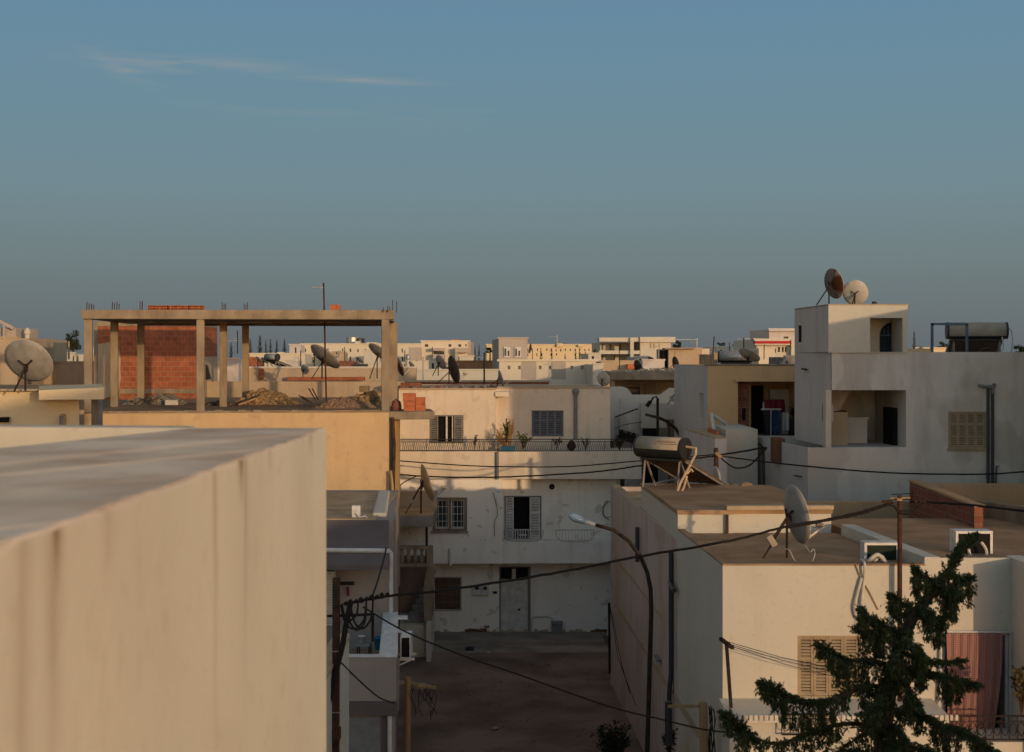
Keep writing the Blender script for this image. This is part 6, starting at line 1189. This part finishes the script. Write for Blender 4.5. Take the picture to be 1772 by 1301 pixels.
# pink curtain over the balcony door
cu = drape('pink patterned curtain hanging over the balcony door at the lower right', 1637, 1735, 1096, 1276, 26.91, 'clothwhite', 'door_curtain', .035, 7, None, .22, 'curtain')
def curtain_mat():
    m = mat('pink_patterned_cloth', (.4,.17,.16), .9); t = m.node_tree; b = t.nodes['Principled BSDF']; N = t.nodes.new; l = t.links.new
    g = N('ShaderNodeNewGeometry'); mp = N('ShaderNodeMapping'); mp.inputs['Scale'].default_value = (42,0,42); mp.inputs['Rotation'].default_value = (0,R(45),0); k = N('ShaderNodeTexChecker'); k.inputs['Scale'].default_value = 1.0; k.inputs['Color1'].default_value = (.34,.19,.16,1); k.inputs['Color2'].default_value = (.20,.095,.085,1)
    l(g.outputs['Position'], mp.inputs[0]); l(mp.outputs[0], k.inputs['Vector']); l(k.outputs[0], b.inputs['Base Color']); return m
cu.data.materials[0] = curtain_mat()
t = thing('curtain_rod', 'thin white rod holding the pink curtain', 'rod', P(1690,1095,26.9)); B().tube([P(1600,1098,26.96),P(1632,1093,26.93),P(1745,1094,26.9),P(1752,1094,26.95)], .016, 6).build('rod', M['whitepaint'], t)
# plants
def plant(label, px, pyb, h_px, w_px, Y, m='plant', n=60, pot=None, seed=0, leafs=.09, name='potted_plant', upright=.0, cat='plant', grp='plants on the balcony'):
    q = random.Random(seed); t = thing(name, label, cat, P(px,pyb,Y), grp); base = P(px,pyb,Y); H_ = h_px*Y/F; W_ = w_px*Y/F/2
    b = B(); lv = B(); ph = .0
    for k in range(max(4,n//8)):
        a = q.uniform(0,6.28); e = Vector((W_*q.uniform(.2,1)*math.cos(a), W_*.6*q.uniform(.2,1)*math.sin(a), H_*q.uniform(.55,1))); mid = e*.5+Vector((0,0,H_*.12)); b.tube([base,base+mid,base+e], .008, 4)
        for j in range(8):
            s = q.uniform(.3,1.05); p = base + (mid*(2*s) if s < .5 else mid+(e-mid)*(2*s-1)); d = Vector((q.uniform(-1,1),q.uniform(-1,1),q.uniform(-.4,1)+upright*2)).normalized()*leafs*q.uniform(.6,1.4); r = d.cross(Vector((q.uniform(-1,1),q.uniform(-1,1),q.uniform(-1,1)))).normalized()*leafs*.28
            lv.add([p,p+d*.5+r,p+d,p+d*.5-r],[(0,1,2,3)])
    b.build('stem', M['bark'], t); lv.build('foliage', M[m], t)
    if pot: r = .14; B().lathe(base-Vector((0,0,.02)), [(r*.7,0),(r,.22),(r*1.1,.22),(r*1.1,.26),(r*.9,.26)], 10).build('pot', M[pot], t, smooth=True)
    return t
plant('leafy green plant between the two dry palm fronds on the balcony', 876, 772, 44, 18, 53.4, 'plant', 90, None, 1, .16)
plant('low bushy plant right of the blue planter', 905, 778, 30, 30, 53.3, 'plant', 110, None, 2, .12)
plant('sparse plant at the middle of the balcony rail', 963, 778, 22, 22, 53.3, 'leafdry', 60, None, 3, .1)
plant('thin climbing plant at the left window', 821, 779, 34, 10, 53.3, 'leafdry', 50, None, 4, .08)
plant('dry twiggy plant beyond the round vase', 1013, 779, 22, 24, 53.3, 'leafdry', 60, None, 5, .08)
plant('brown dry shrub in the far corner of the plant balcony', 1072, 779, 24, 26, 53.3, 'leafdry', 160, None, 6, .1)
for k,(px,tl) in enumerate(((868,742),(885,724))):
    t = thing('dry_palm_frond', ('leaning dry palm frond left of the green plant','tall upright dry palm frond right of the green plant')[k], 'dried plant', P(878,772,53.3), 'dry palm fronds on the balcony'); b = B(); q = random.Random(20+k)
    for j in range(70):
        a = P(876+k*5+q.uniform(-3,3),773,53.3); e = P(px+q.uniform(-6,6)+(-6 if k == 0 else 0),tl+q.uniform(-2,18),53.3+q.uniform(-.12,.12)); m_ = (a+e)/2+Vector((q.uniform(-.06,.06),0,0)); b.tube([a,m_,e], .010, 4, .004)
    b.build('straw', M['straw'], t)
B().prism([(X(866,53.2),53.15),(X(891,53.2),53.15),(X(890,53.2),53.4),(X(867,53.2),53.4)], zf, Z(772,53.2)).thing('blue_planter', 'blue trough planter holding the dry palm fronds', 'planter', M['blue'], bevel=.02)
B().lathe((X(989,53.3),53.3,zf), [(.08,0),(.16,.12),(.17,.22),(.12,.32),(.06,.36),(.08,.4)], 14).thing('round_vase', 'dark round vase on the balcony between two plants', 'vase', M['dishdark'], smooth=True)
plant('dry brown plant at the right edge of the curtained balcony', 1768, 1240, 90, 34, 25.6, 'leafdry', 120, None, 8, .12, 'dry_plant')
plant('dark weedy shrub at the foot of the shaded side wall', 1060, 1335, 80, 70, 36.2, 'leafdk', 900, None, 9, .12, 'weed_shrub', cat='shrub', grp='shrubs along the wall')
plant('small dark weed under the crossbar post', 1158, 1310, 50, 30, 31.0, 'leafdk', 160, None, 10, .12, 'weed_shrub', cat='shrub', grp='shrubs along the wall')
plant('dark bushy plant behind the washing on the tan house terrace', 1376, 735, 30, 20, 51, 'leafdk', 160, None, 11, .12, 'potted_plant')
b = B()
for k in range(9): x = 1072+k*4; b.bar(P(x,742+k*1.1,56.4),P(x+.5,758+k*1.0,56.4),.10 if k in (1,4,6) else .05)
b.bar(P(1071,752,56.4),P(1112,766,56.4),.35,.3); b.thing('dark_railing', 'heavy dark railing slanting down behind the end of the plant balcony', 'railing', M['dark'])
# litter in the street
q_ = random.Random(31)
for k,(px,py,Y,r) in enumerate(((846,1117,50.8,.07),(690,1163,46,.3),(727,1164,45.5,.35),(855,1250,40.5,.14))): B().rock((X(px,Y),Y,G0+.04), r, random.Random(k+40), (1,1,.4)).thing('street_rubbish', ('small white scrap on the street before the double door','sandy mound beside the terrace house wall','flat sandy mound in front of the wooden post','grey stone lying in the dark street')[k], 'rubbish', M[('whitepaint','rooftan','rooftan','concretedk')[k]], 'litter on the street')
B().box(X(806,51.3),X(820,51.3),51.1,51.5,G0,G0+.1).thing('blue_scrap', 'flattened blue scrap on the street', 'rubbish', M['bluedoor'], 'litter on the street')
b = B()
for k in range(420):
    Y = q_.uniform(37.5,51); x = q_.uniform(-2.6,3.2); b.rock((x,Y,G0+.005), q_.choice((.012,.02,.03,.05)), q_, (1,1,.6))
b.thing('street_pebbles', 'pebbles and clods scattered over the dark dirt street', None, M['dirt'], kind='stuff')
# ------------------------------------------------------------------ far trees
def far_conifer(label, px, pyt, pyb, wpx, Y, seed, grp='dark conifers on the skyline', name='conifer_tree'):
    q = random.Random(seed); H_ = (pyb-pyt)*Y/F; W_ = wpx*Y/F/2; base = P(px,pyb,Y); base.z -= 3; H_ += 3
    t = thing(name, label, 'tree', base, grp); B().tube([base, base+Vector((0,0,H_*.98))], .16, 6, .02).build('trunk', M['bark'], t)
    b = B()
    for k in range(900):
        v = q.random()**.85; rr = W_*(1-v)**.8*(.75+.35*math.sin(v*38+q.uniform(-.6,.6)))*q.uniform(.25,1.12)+.03; a = q.uniform(0,6.28)
        p = base + Vector((rr*math.cos(a), rr*math.sin(a), H_*(.12+.88*v)-rr*.25)); d = Vector((math.cos(a),math.sin(a),q.uniform(-.5,.6)))*W_*.34*(1.15-v); s_ = d.cross(Vector((q.uniform(-1,1),q.uniform(-1,1),1))).normalized()*W_*.11
        b.add([p-s_,p+d,p+s_],[(0,1,2)])
    b.build('crown', M['leafdk'], t)
lb = ('shortest','broad tallest','narrow','pointed','slender','spiky','small','half hidden')
for k,(px,pt,w_) in enumerate(((400,592,13),(433,585,14),(450,580,19),(460,587,11),(468,586,14),(479,587,14),(492,586,15),(503,598,11))):
    far_conifer(('conifer glimpsed between the two rear columns','conifer just right of the rear column','tallest and broadest of the dark conifers','narrow conifer right of the tallest one','conifer above the silver tank','pointed conifer right of the silver tank','last tall conifer before the cream apartment block','low conifer at the grey end house')[k], px, pt, 616, w_, 170, 50+k)
for k,(px,pt,w_) in enumerate(((822,598,9),(829,596,10),(900,606,8),(936,601,10),(955,600,7),(978,611,8),(996,604,9),(1003,603,10),(1013,606,9))):
    far_conifer(('small conifer right of the modern house','spiky conifer left of the taupe cube','small conifer behind the roof dish on the cube','conifer left in the row before the yellow block','slim conifer in the row before the yellow block','tiny conifer in the row before the yellow block','dense conifer in the row before the yellow block','broad conifer in the row before the yellow block','rightmost conifer before the yellow block')[k], px, pt, 626, w_, 190, 70+k, 'small conifers before the far apartment blocks')
far_conifer('tall regular araucaria right of the stair tower', 1582, 572, 608, 14, 130, 90, 'dark conifers on the skyline')
def far_broad(label, px, pyc, wpx, hpx, Y, seed, grp='round trees on the skyline'):
    q = random.Random(seed); c = P(px,pyc,Y); rx, rz = wpx*Y/F/2, hpx*Y/F/2; base = Vector((c.x,c.y,c.z-rz-3)); t = thing('broadleaf_tree', label, 'tree', base, grp)
    B().tube([base,c], .2, 6, .08).build('trunk', M['bark'], t); b = B(); cl_ = [Vector((q.uniform(-1,1)*rx*.7,q.uniform(-1,1)*rx*.6,q.uniform(-.7,.75)*rz)) for _ in range(12)]
    for k in range(1100):
        g_ = q.choice(cl_); d = Vector((q.gauss(0,1),q.gauss(0,1),q.gauss(0,1))).normalized()*q.random()**.4*rx*.38; p = c+g_+Vector((d.x,d.y,d.z*rz/rx)); e = Vector((q.uniform(-1,1),q.uniform(-1,1),q.uniform(-1,1))).normalized()*rx*.11; s_ = e.cross(Vector((q.uniform(-1,1),q.uniform(-1,1),q.uniform(-1,1)))).normalized()*rx*.05
        b.add([p-e,p+s_,p+e,p-s_],[(0,1,2,3)])
    b.build('crown', M['leafdk'], t)
for a in (('dark bushy tree above the grey dome',127,589,36,34,140,1),('low tree right of the sandy block house',84,603,30,20,150,2),('flat dark bush left of the dome tree',104,606,28,14,150,3),('round tree right of the banded white house',1171,597,18,16,160,4),('round tree above the grey skyline house',1248,598,15,12,170,5),('tree behind the tan house dish',1276,600,18,11,170,6),('bushy tree under the araucaria',1593,605,16,10,140,7),('tree left of the white tank heater',1632,600,18,18,150,8),('spreading tree behind the blue pipe frame',1618,604,18,10,150,9),('dark tree at the right edge behind the roof heater',1765,606,26,18,150,10),('low tree left of the taupe cube',848,606,16,10,200,11)): far_broad(*a)

# ------------------------------------------------------------------ the big conifer in front of the white house
TY = 19.5; TS = TY/24
ct = thing('drooping_conifer', 'big dark conifer with drooping branches in front of the sunlit white house', 'tree', (X(1530,TY),TY,G0))
q = random.Random(77)
def spl(p, sub=8):
    o = []
    for i in range(len(p)-1):
        a,b_,c,d = p[max(i-1,0)],p[i],p[i+1],p[min(i+2,len(p)-1)]
        for k in range(sub): t = k/sub; o.append(.5*((2*b_)+(c-a)*t+(2*a-5*b_+4*c-d)*t*t+(3*b_-a-3*c+d)*t**3))
    return o+[p[-1]]
tr = spl([Vector((X(1520,TY),TY,G0)), P(1522,1400,TY), P(1526,1301,TY), P(1538,1200,TY), P(1556,1120,TY), P(1585,1060,TY), P(1622,1015,TY), P(1650,975,TY), P(1668,945,TY), P(1690,928,TY)])
b = B(); b.tube(tr, .15, 9, .012); b.build('trunk', M['bark'], ct)
BR = [ # points (px,py,dY), fullness
 ([(1545,1152,0),(1502,1143,-.3),(1465,1141,-.5),(1440,1128,-.7),(1420,1116,-.8)], .9, 1),
 ([(1540,1200,0),(1505,1186,-.3),(1446,1208,-.8),(1400,1214,-1.0),(1360,1203,-1.2),(1338,1190,-1.3),(1322,1183,-1.3)], 1.0, 1),
 ([(1530,1270,0),(1480,1252,-.4),(1414,1262,-.9),(1352,1286,-1.3),(1300,1274,-1.6),(1276,1250,-1.7),(1258,1238,-1.7)], 1.0, 1),
 ([(1555,1125,0),(1597,1141,.3),(1630,1146,.5),(1662,1143,.6)], .7, .8),
 ([(1548,1160,0),(1585,1160,.3),(1620,1168,.2),(1650,1175,.1),(1688,1183,.1)], .8, 1),
 ([(1535,1230,0),(1567,1232,.2),(1600,1240,-.2),(1632,1256,-.4),(1672,1268,-.6),(1700,1288,-.7),(1722,1301,-.8)], 1.0, 1),
 ([(1566,1100,0),(1530,1082,-.2),(1505,1070,-.3),(1494,1058,-.3)], 1.0, 1.0),
 ([(1560,1110,0),(1520,1100,.2),(1495,1095,.2),(1483,1089,.2)], .7, .7),
 ([(1585,1062,0),(1560,1042,.1),(1545,1032,.1)], .9, .8),
 ([(1605,1035,0),(1600,1055,-.2),(1618,1072,-.1),(1636,1066,0)], .8, .8),
 ([(1628,1008,0),(1605,1000,-.2),(1590,992,-.2),(1586,987,-.2)], .7, .7),
 ([(1640,990,0),(1665,1002,.2),(1676,1000,.2)], 1.1, 1),
 ([(1622,1015,0),(1645,1020,-.2),(1658,1032,-.2)], 1.0, 1),
 ([(1575,1080,0),(1570,1110,-.3),(1590,1125,-.3),(1594,1140,-.3)], .9, .9),
 ([(1530,1290,0),(1560,1290,-.3),(1610,1300,-.6),(1640,1315,-.7)], 1.0, 1),
 ([(1525,1310,0),(1470,1300,-.5),(1420,1310,-.9),(1370,1325,-1.2)], 1.0, 1),
 ([(1540,1180,0),(1520,1215,-.7),(1490,1235,-1.0)], .9, .8), ([(1545,1160,0),(1575,1195,-.6),(1590,1220,-.8)], .8, .8),
 ([(1530,1260,0),(1545,1290,-.8),(1560,1320,-1)], .9, .8), ([(1528,1250,0),(1500,1270,.6),(1460,1290,.9)], .8, .7)]
for k in range(7):
    i_ = int(len(tr)*(.24+.22*k/7)); p_ = tr[i_]; px_ = CX+p_.x*F/p_.y; py_ = HY+(CZ-p_.z)*F/p_.y; sx_ = q.choice((-1,1))*q.uniform(6,34)*(1.2-.6*k/7); dy_ = -q.uniform(.35,.8)
    BR.append(([(px_,py_,0),(px_+sx_*.5,py_-4+q.uniform(-4,6),dy_*.5),(px_+sx_,py_+q.uniform(6,22),dy_)], .65, .6))
def sprig(bb, p, d, L_, q):
    """a feathery twig: short axis with scale leaf blades on both sides"""
    d = d.normalized(); s = d.cross(Vector((q.uniform(-1,1),q.uniform(-1,1),q.uniform(-1,1)))).normalized(); n_ = 4
    for k in range(n_):
        a = p+d*L_*k/n_
        for e in (-1,1):
            t = (d*.75+s*e*.75+Vector((q.uniform(-.3,.3),q.uniform(-.3,.3),q.uniform(-.3,.3)))).normalized()*L_*.42*(1-.45*k/n_); w = t.cross(d).normalized().cross(t).normalized()*L_*.11
            bb.add([a,a+t*.5+w,a+t,a+t*.5-w],[(0,1,2,3)])
    w = s*L_*.07; bb.add([p,p+d*L_*.6+w,p+d*L_*1.2,p+d*L_*.6-w],[(0,1,2,3)])
for pts, full, dens in BR:
    path = spl([P(a,b_,TY+dy*TS) for a,b_,dy in pts], 9); bw = B(); bw.tube(path, .035, 6, .006); lf = B(); dr_ = B(); m = len(path)
    for i, p in enumerate(path):
        f_ = i/(m-1); ax = (path[min(i+1,m-1)]-path[max(i-1,0)]).normalized(); rad = (.092+.045*math.sin(f_*9+len(pts)))*full*TS*(1-.35*f_)*(1 if f_ > .06 else .6)
        if q.random() < .2: continue
        for k in range(int(34*dens)):
            a = q.uniform(0,6.28); o = Vector((math.cos(a)*.9,math.sin(a),q.uniform(-1.1,.75)))*rad*q.random()**.55; o += ax*q.uniform(-.06,.06)
            d = (o.normalized()*.8+ax*.9+Vector((0,0,-.25))+Vector((q.uniform(-.5,.5),q.uniform(-.5,.5),q.uniform(-.5,.5))))
            sprig(lf if q.random() < .86 else dr_, p+o, d, q.uniform(.05,.10)*TS, q)
        if q.random() < .5*dens and f_ > .1:       # hanging tassels under the branch
            Lt = TS*q.uniform(.12,.46)*(1.0 if f_ < .85 else .5); p2 = p+Vector((q.uniform(-.05,.05),q.uniform(-.12,.12),-.05)); bw.tube([p2,p2-Vector((q.uniform(-.03,.03),0,Lt))], .006, 4)
            for k in range(int(110*Lt/.3)):
                t = q.random(); pp_ = p2+Vector((q.gauss(0,.035)*(1.2-t*.5),q.gauss(0,.035),-Lt*t)); sprig(lf if q.random() < .75 else dr_, pp_, Vector((q.uniform(-.7,.7),q.uniform(-.7,.7),-1.0)), q.uniform(.04,.085)*TS, q)
    br = bw.build('branch', M['bark'], ct); lf.build('foliage', M['leaf'], br); dr_.build('dry_foliage', M['leafdry'], br) if dr_.f else None
# leafy crown along the trunk top
lf = B()
for i, p in enumerate(tr):
    f_ = i/(len(tr)-1)
    if f_ < .16: continue
    rad = TS*(.045+.10*min(1,(1.06-f_)*2.2)*(.65+.45*math.sin(i*1.9)))
    for k in range(34):
        a = q.uniform(0,6.28); o = Vector((math.cos(a),math.sin(a),q.uniform(-1,.8)))*rad*q.random()**.5; sprig(lf, p+o, o+Vector((0,0,.1))+Vector((q.uniform(-.1,.1),q.uniform(-.1,.1),q.uniform(-.1,.1))), q.uniform(.05,.10)*TS, q)
lf.build('crown_foliage', M['leaf'], ct)
